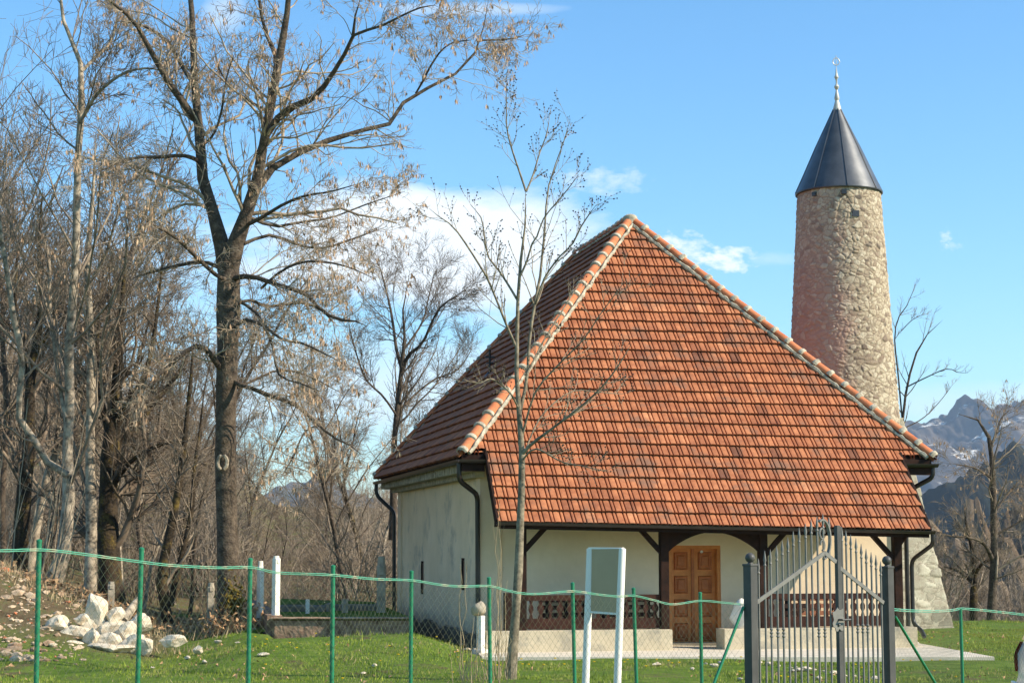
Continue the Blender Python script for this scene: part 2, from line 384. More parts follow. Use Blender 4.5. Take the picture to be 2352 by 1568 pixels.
def rmp(src, els):
    r = n.new('ShaderNodeValToRGB'); e = r.color_ramp.elements
    while len(e) < len(els): e.new(.5)
    for a, (p, c) in zip(e, els): a.position = p; a.color = (*c, 1)
    l.new(src, r.inputs[0]); return r.outputs[0]
def mixc(f, a, c):
    q = n.new('ShaderNodeMix'); q.data_type = 'RGBA'; l.new(f, q.inputs[0]); l.new(a, q.inputs[6]); l.new(c, q.inputs[7]); return q.outputs[2]
grass_c = rmp(gn(3.0), [(.3, (.07, .12, .016)), (.5, (.12, .19, .024)), (.7, (.19, .24, .045))])
soil_c = rmp(gn(1.4), [(.3, (.08, .055, .03)), (.5, (.15, .11, .06)), (.62, (.12, .13, .04)), (.75, (.22, .17, .11))])
patch = rmp(gn(.9), [(.55, (0, 0, 0)), (.66, (1, 1, 1))])
c = mixc(patch, grass_c, soil_c); c = mixc(at.outputs['Fac'], c, soil_c)
l.new(c, bs.inputs['Base Color'])
bp = n.new('ShaderNodeBump'); bp.inputs['Distance'].default_value = .08; l.new(gn(9), bp.inputs['Height']); l.new(bp.outputs[0], bs.inputs['Normal'])
K_ = X/np.maximum(Yg, 3)
wild = np.clip(sst(-.175, -.20, K_)*sst(31.5, 34, Yg)+sst(50, 56, Yg)+sst(24, 60, np.abs(X))*.6, 0, 1)
ground = meshobj('ground', np.stack([X, Yg, Z], -1).reshape(-1, 3), GF, GM, smooth=True, attrs={'wild': ('POINT', wild.ravel())})
tag(ground, kind='structure')

def ridge(name, prof, Y, front, depth, zb, c1, c2, sc, seed, rough_amp, c3=None, nx=260, nyy=60, s3=1):
    px = np.linspace(prof[0][0], prof[-1][0], nx); py = np.interp(px, [a for a, _ in prof], [b_ for _, b_ in prof])
    k = (px-1176)/F/1.006
    tt = np.linspace(0, 1, nyy); V = np.zeros((nx, nyy, 3))
    for q, t_ in enumerate(tt):
        y = Y - front + (front+depth)*t_
        zr = 2.15 + (HOR-py)/F*Y
        tr = front/(front+depth)
        s_ = (t_/tr) if t_ < tr else 1-(t_-tr)/(1-tr)
        s_ = max(s_, 0)
        V[:, q, 0] = k*Y*(1+.0*t_); V[:, q, 1] = y
        zz = zb+(zr-zb)*(s_**.9)
        V[:, q, 2] = zz
    x, y = V[:, :, 0], V[:, :, 1]
    sN = 6.0/Y
    nzz = fbm(x*sN*8, y*sN*8, 6, seed)-.49
    gul = np.abs(fbm(x*sN*16, y*sN*5, 5, seed+5)-.49)
    amp = rough_amp*np.clip(np.minimum(tt/tr, (1-tt)/(1-tr)), 0, 1)[None]
    V[:, :, 2] += nzz*amp*1.2 - gul*amp*1.4
    i, j = np.meshgrid(np.arange(nx-1), np.arange(nyy-1), indexing='ij'); b = i*nyy+j
    f = np.stack([b, b+nyy, b+nyy+1, b+1], -1).reshape(-1, 4)
    m = mat(name+'_cover', c1, c2, scale=sc, rough=1, c3=c3, detail=8, s3=s3, spec=.05)
    return tag(meshobj(name, V.reshape(-1, 3), f, m, smooth=True), kind='structure')
ridge('mountain', [(1500, 1150), (1900, 1000), (2010, 965), (2079, 957), (2120, 960), (2165, 946), (2185, 938), (2205, 917), (2231, 905), (2245, 912), (2262, 930), (2300, 938), (2352, 927), (2430, 900), (2520, 930), (2700, 860), (3000, 900), (3300, 980)],
      4600, 1500, 1800, -60, (.060, .056, .055), (.15, .13, .115), .004, 31, 70, c3=(.86, .84, .82), nx=420, nyy=110, s3=.0065)
ridge('hill', [(1700, 1270), (1900, 1230), (2100, 1150), (2130, 1128), (2180, 1100), (2250, 1058), (2300, 1038), (2352, 1012), (2450, 960), (2700, 900), (3100, 950), (3400, 1100)],
      1500, 600, 500, -60, (.020, .026, .020), (.045, .045, .030), .02, 57, 40, nx=240)
ridge('wooded_slope', [(1700, 1290), (1900, 1262), (2080, 1215), (2160, 1190), (2230, 1175), (2300, 1185), (2400, 1150), (2700, 1120), (3200, 1160)],
      330, 190, 160, -40, (.11, .085, .065), (.23, .185, .14), .22, 77, 16, nx=240)
ridge('far_mountain', [(-900, 1140), (-300, 1100), (300, 1120), (560, 1150), (620, 1128), (650, 1108), (668, 1100), (700, 1112), (735, 1088), (770, 1112), (850, 1135), (1000, 1120), (1300, 1160), (1700, 1200)],
      4300, 1200, 1500, -60, (.07, .08, .07), (.15, .14, .12), .004, 91, 50)

# ------------------------------------------------------------------ the house (a small mosque)
HO = np.array([-.98, 36.0, 0.0]); HA = R(12.0); HU = np.array([math.cos(HA), math.sin(HA), 0]); HV = np.array([-math.sin(HA), math.cos(HA), 0]); ZU = np.array([0, 0, 1.0])
def H(u, v, z): return HO+HU*u+HV*v+ZU*z
def uof(px, v, py=1250):
    A = H(0, v, 0); B = H(5, v, 0); q = PL(px, py, A, B)-A; return float(q@HU)
def zof(px, py, v):
    return float(PL(px, py, H(0, v, 0), H(5, v, 0))[2])
W, ZE, DV = 10.0, 3.95, 12.5
AU, A1V, A2V, ZA = 4.86, 4.83, 9.9, 9.64
house = thing('house', 'small white mosque building with a steep red tiled hip roof and timber porch', 'mosque', HO, HA)
mb = MB(); T = .35
def wallbox(u0, u1, v0, v1, z0, z1, mbx):
    c = H((u0+u1)/2, (v0+v1)/2, (z0+z1)/2); mbx.box(c, (abs(u1-u0), abs(v1-v0), z1-z0), HA)
# front wall with door opening
DU0, DU1 = uof(1537, .6, 1350), uof(1656, .6, 1350); DZ = zof(1590, 1252, .6)
fw = MB()
wallbox(.5, DU0, .6, .95, -.3, 3.9, fw); wallbox(DU1, 9.5, .6, .95, -.3, 3.9, fw); wallbox(DU0, DU1, .6, .95, DZ, 3.9, fw)
fw.build('front_wall', M['plaster'], house)
# left wall with two small windows
def vof(px, py, u=.5):
    A = H(u, 0, 0); B = H(u, 5, 0); q = PL(px, py, A, B)-A; return float(q@HV), float(q[2])
wins = []
for (xa, xb, ya, yb) in ((1059, 1067, 1281, 1354), (966, 973, 1288, 1363)):
    va, z1 = vof(xb, ya); vb, z0 = vof(xa, yb); wins.append((va, vb, z0, z1))
lw = MB()
vs_ = sorted([.9, 11.9]+[x for w_ in wins for x in w_[:2]]); zs_ = sorted([-.3, 3.9]+[x for w_ in wins for x in w_[2:]])
Vg = [H(.5, v, z) for v in vs_ for z in zs_]; nz_ = len(zs_); fg = []
for a in range(len(vs_)-1):
    for b in range(nz_-1):
        vm, zm = (vs_[a]+vs_[a+1])/2, (zs_[b]+zs_[b+1])/2
        if any(w_[0] < vm < w_[1] and w_[2] < zm < w_[3] for w_ in wins): continue
        fg.append([a*nz_+b, (a+1)*nz_+b, (a+1)*nz_+b+1, a*nz_+b+1])
Vg2 = [H(.8, v, z) for v in vs_ for z in zs_]; k0 = len(Vg)
lw.add(Vg+Vg2, [np.array(fg+[[x+k0 for x in q_[::-1]] for q_ in fg])])
for (va, vb, z0, z1) in wins:
    lw.add([H(u_, v, z) for u_ in (.5, .8) for v, z in ((va, z0), (vb, z0), (vb, z1), (va, z1))], [np.array([[0, 1, 5, 4], [1, 2, 6, 5], [2, 3, 7, 6], [3, 0, 4, 7]])])
lwo = lw.build('side_wall', M['plaster_side'], house, fix=False)
lwo['label'] = 'shaded weathered side wall with two narrow windows'
for (va, vb, z0, z1) in wins:
    q = MB(); wallbox(.505, .55, va, va+.05, z0, z1, q); wallbox(.505, .55, vb-.05, vb, z0, z1, q); wallbox(.505, .55, va+.05, vb-.05, z0, z0+.05, q); wallbox(.505, .55, va+.05, vb-.05, z1-.05, z1, q)
    fr_ = q.build('window', M['timber'], house)
    q = MB(); wallbox(.525, .545, va+.05, vb-.05, z0+.05, z1-.05, q); q.build('pane', M['dark'], fr_)
q = MB(); wallbox(9.15, 9.5, .95, 11.9, -.3, 3.9, q); wallbox(.85, 9.15, 11.55, 11.9, -.3, 3.9, q); q.build('rear_wall', M['plaster'], house)
q = MB()  # lighter plaster strips at the corners
wallbox(.46, .9, .56, .599, .3, 3.75, q); wallbox(.46, .499, .599, .95, .3, 3.75, q); q.build('corner_strip', M['plaster'], house)
q = MB(); wallbox(.46, .499, 11.35, 11.9, -.1, 3.75, q); q.build('corner_strip', M['plaster'], house)
q = MB()   # damp plinth along the side wall, uneven top
vs = np.linspace(.6, 11.9, 60); top = .28+.16*fbm(vs*1.5, vs*0, 3, 4)+.12*np.sin(vs*2.1)*.3
V = []
for vq, tq in zip(vs, top): V += [H(.45, vq, -.4), H(.45, vq, tq), H(.5, vq, tq+.02)]
ff = []
for a in range(len(vs)-1): ff += [[3*a, 3*a+3, 3*a+4, 3*a+1], [3*a+1, 3*a+4, 3*a+5, 3*a+2]]
q.add(V, [np.array(ff)]); q.build('plinth', M['plinth'], house)
# ceiling boards under the eaves
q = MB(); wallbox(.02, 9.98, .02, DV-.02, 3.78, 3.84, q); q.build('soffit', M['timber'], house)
# cornice: row of pale tile ends under the left and front eaves
q = MB()
for a in range(44):
    v = .15+a*.29
    if v < DV-.3: wallbox(.06, .42, v, v+.22, 3.60, 3.775, q)
wallbox(.30, .5, .3, DV-.5, 3.50, 3.60, q)
q.build('cornice', M['mortar'], house)

# -------- tiles as real geometry
def tile_field(O, ad, sd, nrm, a0, a1, smax, tw, nc, warp=None, seed=0, exact=True):
    pr = np.array([[0, -.045], [.018, .006], [.05, .018], [.30, .024], [.55, .018], [.585, .006], [.60, -.045], [.665, -.045], [.68, .006], [.70, .018], [.82, .024], [.91, .016], [.935, .004], [.95, -.045]])
    g = np.random.default_rng(seed); V = []; Fq = []; rn = []; n0 = 0
    c = smax/nc; na = int(math.ceil((a1-a0)/tw)); k = len(pr)
    A = (a0 + (np.arange(na)[:, None] + pr[None, :, 0])*tw); A0 = A; rowtone = g.normal(0, .07, nc)
    coltone = g.normal(0, .04, na)
    for r in range(nc):
        off = g.normal(0, .004, na)[:, None]
        hh = pr[None, :, 1]+g.normal(0, .002, na)[:, None]
        s_lo = (r+1)*c+.045; s_hi = r*c
        P0 = []; A = A0+g.normal(0, .004)
        stag = .0
        for s_, h_ in ((s_hi, -.004), (s_lo+off, .056)):
            ss = np.broadcast_to(s_, A.shape)
            if warp is not None: ss = warp(A, ss)
            P0.append(O+ad*(A[..., None]+stag)+sd*ss[..., None]+nrm*(hh+h_)[..., None])
        low = P0[1]-nrm*.020+sd*.002
        V3 = np.stack([P0[0], P0[1], low], 1)       # na,3,k,3
        V.append(V3.reshape(-1, 3))
        i_, l_, j_ = np.meshgrid(np.arange(na), np.arange(2), np.arange(k-1), indexing='ij')
        b = n0+(i_*3+l_)*k+j_
        Fq.append(np.stack([b, b+k, b+k+1, b+1], -1).reshape(-1, 4))
        tone = np.clip(.5+rowtone[r]+coltone+g.normal(0, .15, na)-(g.random(na) < .02)*.25, 0, 1)
        rn.append(np.repeat(tone, 2*(k-1)))
        # join groove between neighbouring tiles
        ii = np.arange(na-1); e0 = n0+(ii*3)*k+k-1; f0 = n0+((ii+1)*3)*k
        Fq.append(np.stack([e0, e0+k, f0+k, f0], -1)); rn.append(tone[:-1])
        n0 += na*3*k
    return np.concatenate(V), np.concatenate(Fq), np.concatenate(rn)
def clipped(V, Fq, rn, cuts):
    me = bpy.data.meshes.new('tmp'); 
    me.vertices.add(len(V)); me.vertices.foreach_set('co', V.astype(np.float32).ravel())
    me.loops.add(Fq.size); me.loops.foreach_set('vertex_index', Fq.ravel().astype(np.int32))
    me.polygons.add(len(Fq)); me.polygons.foreach_set('loop_start', np.arange(0, Fq.size, 4, dtype=np.int32)); me.polygons.foreach_set('loop_total', np.full(len(Fq), 4, dtype=np.int32))
    me.update(calc_edges=True); a = me.attributes.new('rnd', 'FLOAT', 'FACE'); a.data.foreach_set('value', rn.astype(np.float32))
    bm = bmesh.new(); bm.from_mesh(me); bpy.data.meshes.remove(me)
    for co, no in cuts:
        bmesh.ops.bisect_plane(bm, geom=bm.verts[:]+bm.edges[:]+bm.faces[:], plane_co=co, plane_no=no, clear_outer=True, dist=1e-5)
    return bm
def tiles_object(name, bms, parent):
    me = bpy.data.meshes.new(name); tot = bmesh.new()
    for b_ in bms:
        tm = bpy.data.meshes.new('t'); b_.to_mesh(tm); b_.free(); tot.from_mesh(tm); bpy.data.meshes.remove(tm)
    tot.to_mesh(me); tot.free()
    co = np.empty(len(me.vertices)*3, dtype=np.float32); me.vertices.foreach_get('co', co)
    co = to_local(co.reshape(-1, 3), parent, None); me.vertices.foreach_set('co', co.astype(np.float32).ravel())
    me.polygons.foreach_set('use_smooth', np.ones(len(me.polygons), dtype=bool)); me.set_sharp_from_angle(angle=R(38))
    me.materials.append(M['tile']); o = bpy.data.objects.new(name, me); COL.objects.link(o); o.parent = parent; return o
roof = None
sl = math.hypot(A1V, ZA-ZE)
fs = -(HV*A1V+ZU*(ZA-ZE))/sl            # down the front slope
fnrm = np.cross(HU, -fs); fnrm = fnrm if fnrm[2] > 0 else -fnrm
slope_ext = math.hypot(1.2, 1.2*(ZA-ZE)/A1V); SM = sl+slope_ext
O = H(0, A1V, ZA)
def warp(a, s): return s + (-.085+.21*(a/10))*np.clip(s/SM, 0, 1)**2*1.0
Vt, Ft, rt = tile_field(O, HU, fs, fnrm, -.1, 10.2, SM, .212, 30, warp, 3)
hl = np.array([H(0, 0, 0), H(AU, A1V, 0)]); hr = np.array([H(W, 0, 0), H(AU, A1V, 0)])
def hn(p, q, away):
    d = q-p; nn = np.array([-d[1], d[0], 0]); nn /= np.linalg.norm(nn)
    return nn if (away-p)@nn > 0 else -nn
bm1 = clipped(Vt, Ft, rt, [(hl[0], hn(hl[0], hl[1], H(-5, 3, 0))), (hr[0], hn(hr[0], hr[1], H(15, 3, 0))), (H(0, 0.0, 0), -HV)])
bm2 = clipped(Vt, Ft, rt, [(H(0, 0, 0), HV), (H(.46, 0, 0), -HU), (H(9.36, 0, 0), HU)])
roof = tiles_object('roof', [bm1, bm2], house); roof['label'] = 'sunlit front roof of orange clay tiles reaching down over the porch'
# left slope
lsl = math.hypot(AU, ZA-ZE); ls = -(HU*AU+ZU*(ZA-ZE))/lsl; lnr = np.array(np.cross(ls, HV)); lnr = lnr if lnr[2] > 0 else -lnr
Vt, Ft, rt = tile_field(H(AU, 0, ZA), HV, ls, lnr, -.1, 13.2, lsl+.06, .212, 24, None, 5)
bh = np.array([H(0, DV, 0), H(AU, A2V, 0)])
bm3 = clipped(Vt, Ft, rt, [(hl[0], -hn(hl[0], hl[1], H(-5, 3, 0))), (bh[0], hn(bh[0], bh[1], H(5, 20, 0)))])
o_ = tiles_object('roof_side', [bm3], house); o_['label'] = 'shaded dark red left slope of the tiled roof'
# right slope
rsl = math.hypot(W-AU, ZA-ZE); rs = (HU*(W-AU)-ZU*(ZA-ZE))/rsl; rnr = np.cross(rs, HV); rnr = rnr if rnr[2] > 0 else -rnr
Vt, Ft, rt = tile_field(H(AU, 0, ZA), HV, rs, rnr, -.1, 13.2, rsl+.06, .212, 25, None, 6)
br = np.array([H(W, DV, 0), H(AU, A2V, 0)])
bm4 = clipped(Vt, Ft, rt, [(hr[0], -hn(hr[0], hr[1], H(15, 3, 0))), (br[0], hn(br[0], br[1], H(5, 20, 0)))])
tiles_object('roof_side', [bm4], house)['label'] = 'right slope of the tiled roof facing the tower'
bsl = math.hypot(DV-A2V, ZA-ZE); bsd = (HV*(DV-A2V)-ZU*(ZA-ZE))/bsl; bnr = np.cross(bsd, HU); bnr = bnr if bnr[2] > 0 else -bnr
Vt, Ft, rt = tile_field(H(0, A2V, ZA), HU, bsd, bnr, -.1, 10.2, bsl+.06, .212, 22, None, 8)
bm5 = clipped(Vt, Ft, rt, [(bh[0], -hn(bh[0], bh[1], H(5, 20, 0))), (br[0], -hn(br[0], br[1], H(5, 20, 0)))])
tiles_object('roof_side', [bm5], house)['label'] = 'rear slope of the tiled roof'
# under boarding
q = MB(); dn = ZU*-.05
q.prism([H(AU, A1V, ZA-.05), H(.02, 0.02, ZE-.03), H(W-.02, .02, ZE-.03)], dn)
q.prism([H(AU, A1V, ZA-.05), H(AU, A2V, ZA-.05), H(.04, DV-.04, ZE-.03), H(.04, .05, ZE-.03)], dn)
q.prism([H(AU, A1V, ZA-.05), H(AU, A2V, ZA-.05), H(W-.04, DV-.04, ZE-.03), H(W-.04, .05, ZE-.03)], dn)
g_ = (ZA-ZE)/A1V
vL, vR = -1.13, -1.27
q.prism([H(.49, .3, ZE+.3*g_-.05), H(9.33, .3, ZE+.3*g_-.05), H(9.33, vR, ZE+vR*g_-.05), H(.49, vL, ZE+vL*g_-.05)], dn)
q.build('roof_boarding', M['timber'], house)
# hip and ridge caps bedded in mortar
def cap_line(A, B, step=.40, r=.108, mortar=True):
    A = np.asarray(A); B = np.asarray(B); t = B-A; Ln = np.linalg.norm(t); t /= Ln; sd = np.cross(t, ZU); sd /= np.linalg.norm(sd); up = np.cross(sd, t)
    n = int(Ln/step); caps = MB(); mo = MB()
    def arc(c, r0, a0=-.15, a1=math.pi+.15, k=9): return [c+sd*math.cos(x)*r0+up*math.sin(x)*r0*.95 for x in np.linspace(a0, a1, k)]
    for i in range(n):
        p0 = A+t*(i*Ln/n); p1 = A+t*((i+1)*Ln/n+.05)
        r0 = r*.86*random.uniform(.97, 1.03); r1 = r*1.08*random.uniform(.97, 1.03); jit = sd*random.gauss(0, .006)+up*random.gauss(.02, .005)
        V = arc(p0+jit, r0)+arc(p1+jit, r1)+arc(p1+jit, r1-.022)
        f = [[a, a+1, a+10, a+9] for a in range(8)]+[[a+9, a+10, a+19, a+18] for a in range(8)]
        caps.add(V, [np.array(f)])
        # mortar collar at the joint
        rc = r1+.014
        pc = p1+jit
        k0 = [pc-t*.075, pc-t*.03, pc+t*.02, pc+t*.05]; rr = [rc-.02, rc+random.uniform(0, .012), rc+random.uniform(0, .012), rc-.035]
        V = sum([arc(x, y_, .05, math.pi-.05) for x, y_ in zip(k0, rr)], []); f = [[9*b_+a, 9*b_+a+1, 9*b_+a+10, 9*b_+a+9] for b_ in range(3) for a in range(8)]
        mo.add(V, [np.array(f)])
    # mortar bedding strips each side
    for sg in (-1, 1):
        m = n*4; cc = [A+t*(Ln*i/m)+sd*sg*(r*.95+random.uniform(-.01, .02))-up*(.05+random.uniform(-.012, .012)) for i in range(m+1)]
        mo.tube(cc, [random.uniform(.035, .06)*(1 if mortar else .6) for _ in cc], 6)
    return caps, mo
for A, B in ((H(AU, A1V, ZA+.06), H(0.02, -.02, ZE+.05)), (H(AU, A1V, ZA+.06), H(W, -.02, ZE+.05)), (H(AU, A1V, ZA+.05), H(AU, A2V, ZA+.05)), (H(AU, A2V, ZA+.05), H(0, DV, ZE+.05)), (H(AU, A2V, ZA+.05), H(W, DV, ZE+.05))):
    ca, mo = cap_line(A, B, r=.108 if A[1] < 42 else .10, mortar=A[1] < 42 and B[1] < 42)
    co = ca.build('hip_caps', M['cap'], house, smooth=True, fix=False); mo.build('mortar', M['mortar'], co, smooth=True)
q = MB(); q.lathe(H(AU, A1V, ZA-.04), [(.16, 0), (.18, .1), (.16, .18), (.10, .22), (.02, .24)], 10); q.build('ridge_end', M['mortar'], house, smooth=True)
# gutters
def gut(A, B, r=.075):
    A = np.asarray(A); B = np.asarray(B); q = MB(); t = (B-A)/np.linalg.norm(B-A); sd = np.cross(t, ZU); V = []
    for p_ in (A, B):
        for rr in (r, r-.012):
            V += [p_+sd*math.cos(x)*rr+ZU*math.sin(x)*rr for x in np.linspace(math.pi, 2*math.pi, 9)]
    f = [[a, a+1, a+19, a+18] for a in range(8)]+[[a+9, a+10, a+28, a+27] for a in range(8)]+[[0, 9, 27, 18], [8, 17, 35, 26]]+[[a, a+1, a+10, a+9] for a in range(8)]+[[a+18, a+19, a+28, a+27] for a in range(8)]
    q.add(V, [np.array(f)]); return q
zl, zr_ = ZE+vL*g_, ZE+vR*g_
gut(H(-.06, -.1, 3.83), H(-.06, DV, 3.80)).build('gutter', M['gutter'], house)
gut(H(W+.06, -.12, 3.83), H(W+.06, DV, 3.80)).build('gutter', M['gutter'], house)
gut(H(-.1, -.09, 3.83), H(.44, -.09, 3.83)).build('gutter', M['gutter'], house)
gut(H(9.38, -.09, 3.83), H(W+.12, -.09, 3.83)).build('gutter', M['gutter'], house)
gut(H(.44, vL-.09, zl-.03), H(9.42, vR-.09, zr_-.03), .07).build('gutter', M['gutter'], house)
q = MB(); q.prism([H(-.02, -.02, 3.60), H(.44, -.02, 3.60), H(.44, -.02, 3.92), H(-.02, -.02, 3.92)], HV*.05); q.build('fascia', M['timber'], house); q = MB(); q.prism([H(9.38, -.02, 3.60), H(W+.02, -.02, 3.60), H(W+.02, -.02, 3.92), H(9.38, -.02, 3.92)], HV*.05)
q.build('fascia', M['timber'], house)
def pipe(pts, r=.05, n=6):
    pts = np.asarray(pts, float); out = []
    for i, p_ in enumerate(pts):
        if 0 < i < len(pts)-1:
            a = pts[i-1]-p_; b_ = pts[i+1]-p_; ra = min(.14, np.linalg.norm(a)*.45, np.linalg.norm(b_)*.45); a = p_+a/np.linalg.norm(a)*ra; b_ = p_+b_/np.linalg.norm(b_)*ra
            for s_ in np.linspace(0, 1, n): out.append((1-s_)**2*a+2*s_*(1-s_)*p_+s_*s_*b_)
        else: out.append(p_)
    q = MB(); q.tube(out, r, 10); return q
pipe([H(-.06, .08, 3.78), H(-.06, .08, 3.42), H(.40, .52, 3.15), H(.42, .52, .25)], .052).build('downpipe', M['gutter'], house, smooth=True)
pipe([H(-.06, 12.3, 3.75), H(-.06, 12.3, 3.45), H(.38, 12.02, 3.0), H(.40, 12.02, .3)], .05).build('downpipe', M['gutter'], house, smooth=True)
pipe([H(W+.06, .0, 3.78), H(W+.05, .0, 3.55), H(9.62, .45, 3.25), H(9.62, .45, .3)], .05).build('downpipe', M['gutter'], house, smooth=True)
pipe([H(9.40, vR-.05, zr_-.1), H(9.40, vR-.05, zr_-.3), H(9.20, -.72, zr_-.62), H(9.20, -.72, .55), H(9.25, -1.02, .42), H(9.26, -1.12, .30)], .045).build('downpipe', M['gutter'], house, smooth=True)
# door
door = MB(); wallbox(DU0, DU1, .78, .84, .10, DZ, door); dl = door.build('door', M['door'], house)
q = MB(); wallbox(DU0, DU0+.07, .62, .775, .1, DZ, q); wallbox(DU1-.07, DU1, .62, .775, .1, DZ, q); wallbox(DU0+.07, DU1-.07, .62, .775, DZ-.07, DZ, q)
q.build('door_frame', M['door'], dl)
um = (DU0+DU1)/2
for (a, b_) in ((DU0+.07, um-.03), (um+.03, DU1-.07)):
    hh_ = (DZ-.1-.1)/4
    for r_ in range(4):
        z0 = .18+r_*hh_; z1 = z0+hh_-.12; ua, ub = a+.09, b_-.07; q = MB()
        rg = [[H(u_, v_, z_) for u_, z_ in ((ua+e_, z0+e_), (ub-e_, z0+e_), (ub-e_, z1-e_), (ua+e_, z1-e_))] for e_, v_ in ((0, .779), (.012, .752), (.035, .772), (.06, .770), (.085, .750))]
        q.add(sum(rg, []), [np.array([[4*k_+i_, 4*k_+(i_+1) % 4, 4*k_+4+(i_+1) % 4, 4*k_+4+i_] for k_ in range(4) for i_ in range(4)]+[[16, 17, 18, 19]])])
        q.build('door_panel', M['door_dark'], dl)
q = MB(); wallbox(um-.03, um+.03, .745, .778, .12, DZ-.07, q); q.build('door_post', M['door_dark'], dl)
q = MB(); q.tube([H(um-.10, .76, 1.0), H(um-.10, .70, 1.0), H(um-.20, .70, 1.0)], .012, 6); q.build('handle', M['iron'], dl)
q = MB(); q.tube([H(um+.20, .77, DZ-.13), H(um+.20, .755, DZ-.13)], .03, 12); q.build('door_badge', M['white'], dl)
q = MB(); wallbox(DU0-.05, DU1+.05, .3, .6, .10, .16, q); q.build('doorstep', M['concrete'], house)
# porch posts, beam, braces and arch
PV = -.78; pz0 = .50
pxs = [1198, 1525, 1752, 2061]
pus = [uof(x, PV, 1330) for x in pxs]
def zbeam(u): return zl+(zr_-zl)*(u-.46)/8.9-.10
for u in pus:
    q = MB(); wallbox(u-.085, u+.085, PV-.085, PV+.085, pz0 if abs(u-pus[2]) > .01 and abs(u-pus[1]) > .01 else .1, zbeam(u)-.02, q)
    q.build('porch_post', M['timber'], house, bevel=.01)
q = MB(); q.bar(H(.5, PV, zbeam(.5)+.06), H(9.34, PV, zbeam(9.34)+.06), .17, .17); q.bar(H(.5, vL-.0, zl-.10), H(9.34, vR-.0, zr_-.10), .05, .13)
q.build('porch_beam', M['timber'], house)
q = MB()   # rafters and side barge boards
for u in np.linspace(.6, 9.25, 12): q.bar(H(u, .6, ZE+.6*g_-.16), H(u, -1.05, ZE-1.05*g_-.16), .08, .10)
q.bar(H(.47, .1, ZE+.1*g_-.06), H(.47, vL, zl-.06), .05, .20); q.bar(H(9.35, .1, ZE+.1*g_-.06), H(9.35, vR, zr_-.06), .05, .20)
q.build('rafters', M['timber'], house)
def brace(u, sg, ln=.42):
    q = MB(); zb = zbeam(u); q.bar(H(u+sg*.05, PV, zb-ln), H(u+sg*(ln+.02), PV, zb-.0), .09, .11, up=HV); q.build('brace', M['timber'], house)
brace(pus[0], 1, .48); brace(pus[1], -1, .46); brace(pus[2], 1, .48); brace(pus[3], -1, .52); brace(pus[3], 1, .2)
ua, ub = pus[1]+.08, pus[2]-.08; zb = zbeam((ua+ub)/2)
pts = [H(ua, PV-.04, zb)]+[H(ua+(ub-ua)*s_, PV-.04, zb-.44+.40*math.sin(math.pi*s_)**.8) for s_ in np.linspace(0, 1, 21)]+[H(ub, PV-.04, zb)]
q = MB()
for a in range(20):
    q.prism([pts[1+a], pts[2+a], H(ua+(ub-ua)*(a+1)/20, PV-.04, zb), H(ua+(ub-ua)*a/20, PV-.04, zb)], HV*.08)
q.build('arch_board', M['timber'], house)
# low walls (benches of the porch)
def lowwall(u0, u1, nm='low_wall'):
    q = MB(); wallbox(u0, u1, -1.08, -.55, .06, .50, q); return q.build(nm, M['concrete'], house, bevel=.015)
pwl0, pwl1 = uof(1116, -1.08, 1460), uof(1545, -1.08, 1460); pwr0, pwr1 = uof(1664, -1.08, 1460), uof(2108, -1.08, 1460)
lowwall(pwl0, pwl1); lowwall(pwr0, pwr1)
# balustrades
def rail(u0, u1, v=PV):
    q = MB(); z0 = .52
    q.bar(H(u0, v, z0+.60), H(u1, v, z0+.60), .06, .11); q.bar(H(u0, v, z0+.10), H(u1, v, z0+.10), .05, .20)
    n_ = max(3, int((u1-u0)/.185)); 
    for a in range(n_):
        uc = u0+(u1-u0)*(a+.5)/n_; wv = (.105 if a % 2 else .075); hw = wv/2
        prof = [(-hw, .20), (-hw*.45, .29), (-hw*1.25, .36), (-hw*1.25, .42), (-hw*.45, .48), (-hw, .55)]
        poly = [H(uc+a_, v-.015, z0+b_) for a_, b_ in prof]+[H(uc-a_, v-.015, z0+b_) for a_, b_ in prof[::-1]]
        q.prism(poly, HV*.03)
    return q.build('balustrade', M['timber_rail'], house)
rail(pus[0]+.09, pus[1]-.09); rail(pus[2]+.09, pus[3]-.09)
q = MB(); ue = uof(1166, PV, 1400); wallbox(ue-.07, ue+.07, PV-.07, PV+.07, .5, 1.22, q); wallbox(ue+.07, pus[0]-.09, PV-.03, PV+.03, .52, .72, q); q.build('balustrade', M['timber'], house)
# lightning rod on the left slope
rp = PL(1125, 862, H(1.9, 0, 0), H(1.9, 5, 0))
rodroot = house
q = MB(); q.tube([rp+ZU*-.3, rp+ZU*.62], .03, 6); q.bar(rp+ZU*.44-HU*.12, rp+ZU*.44+HU*.12, .05, .04); q.bar(rp+ZU*.30-HU*.08, rp+ZU*.30+HU*.08, .05, .03); q.lathe(rp+ZU*-.12, [(.16, 0), (.13, .1), (.05, .2)], 8)
q.build('lightning_rod', M['gutter'], house)

# slab in front, structure
q = MB(); pts = [H(.35, .75, .10), PZ(1106, 1507, .10), PZ(2284, 1507, .10), PZ(2100, 1474, .10), H(10.0, .75, .10)]
q.prism(pts, (0, 0, -.25)); tag(q.build('pavement', M['slab'], bevel=.01), kind='structure')

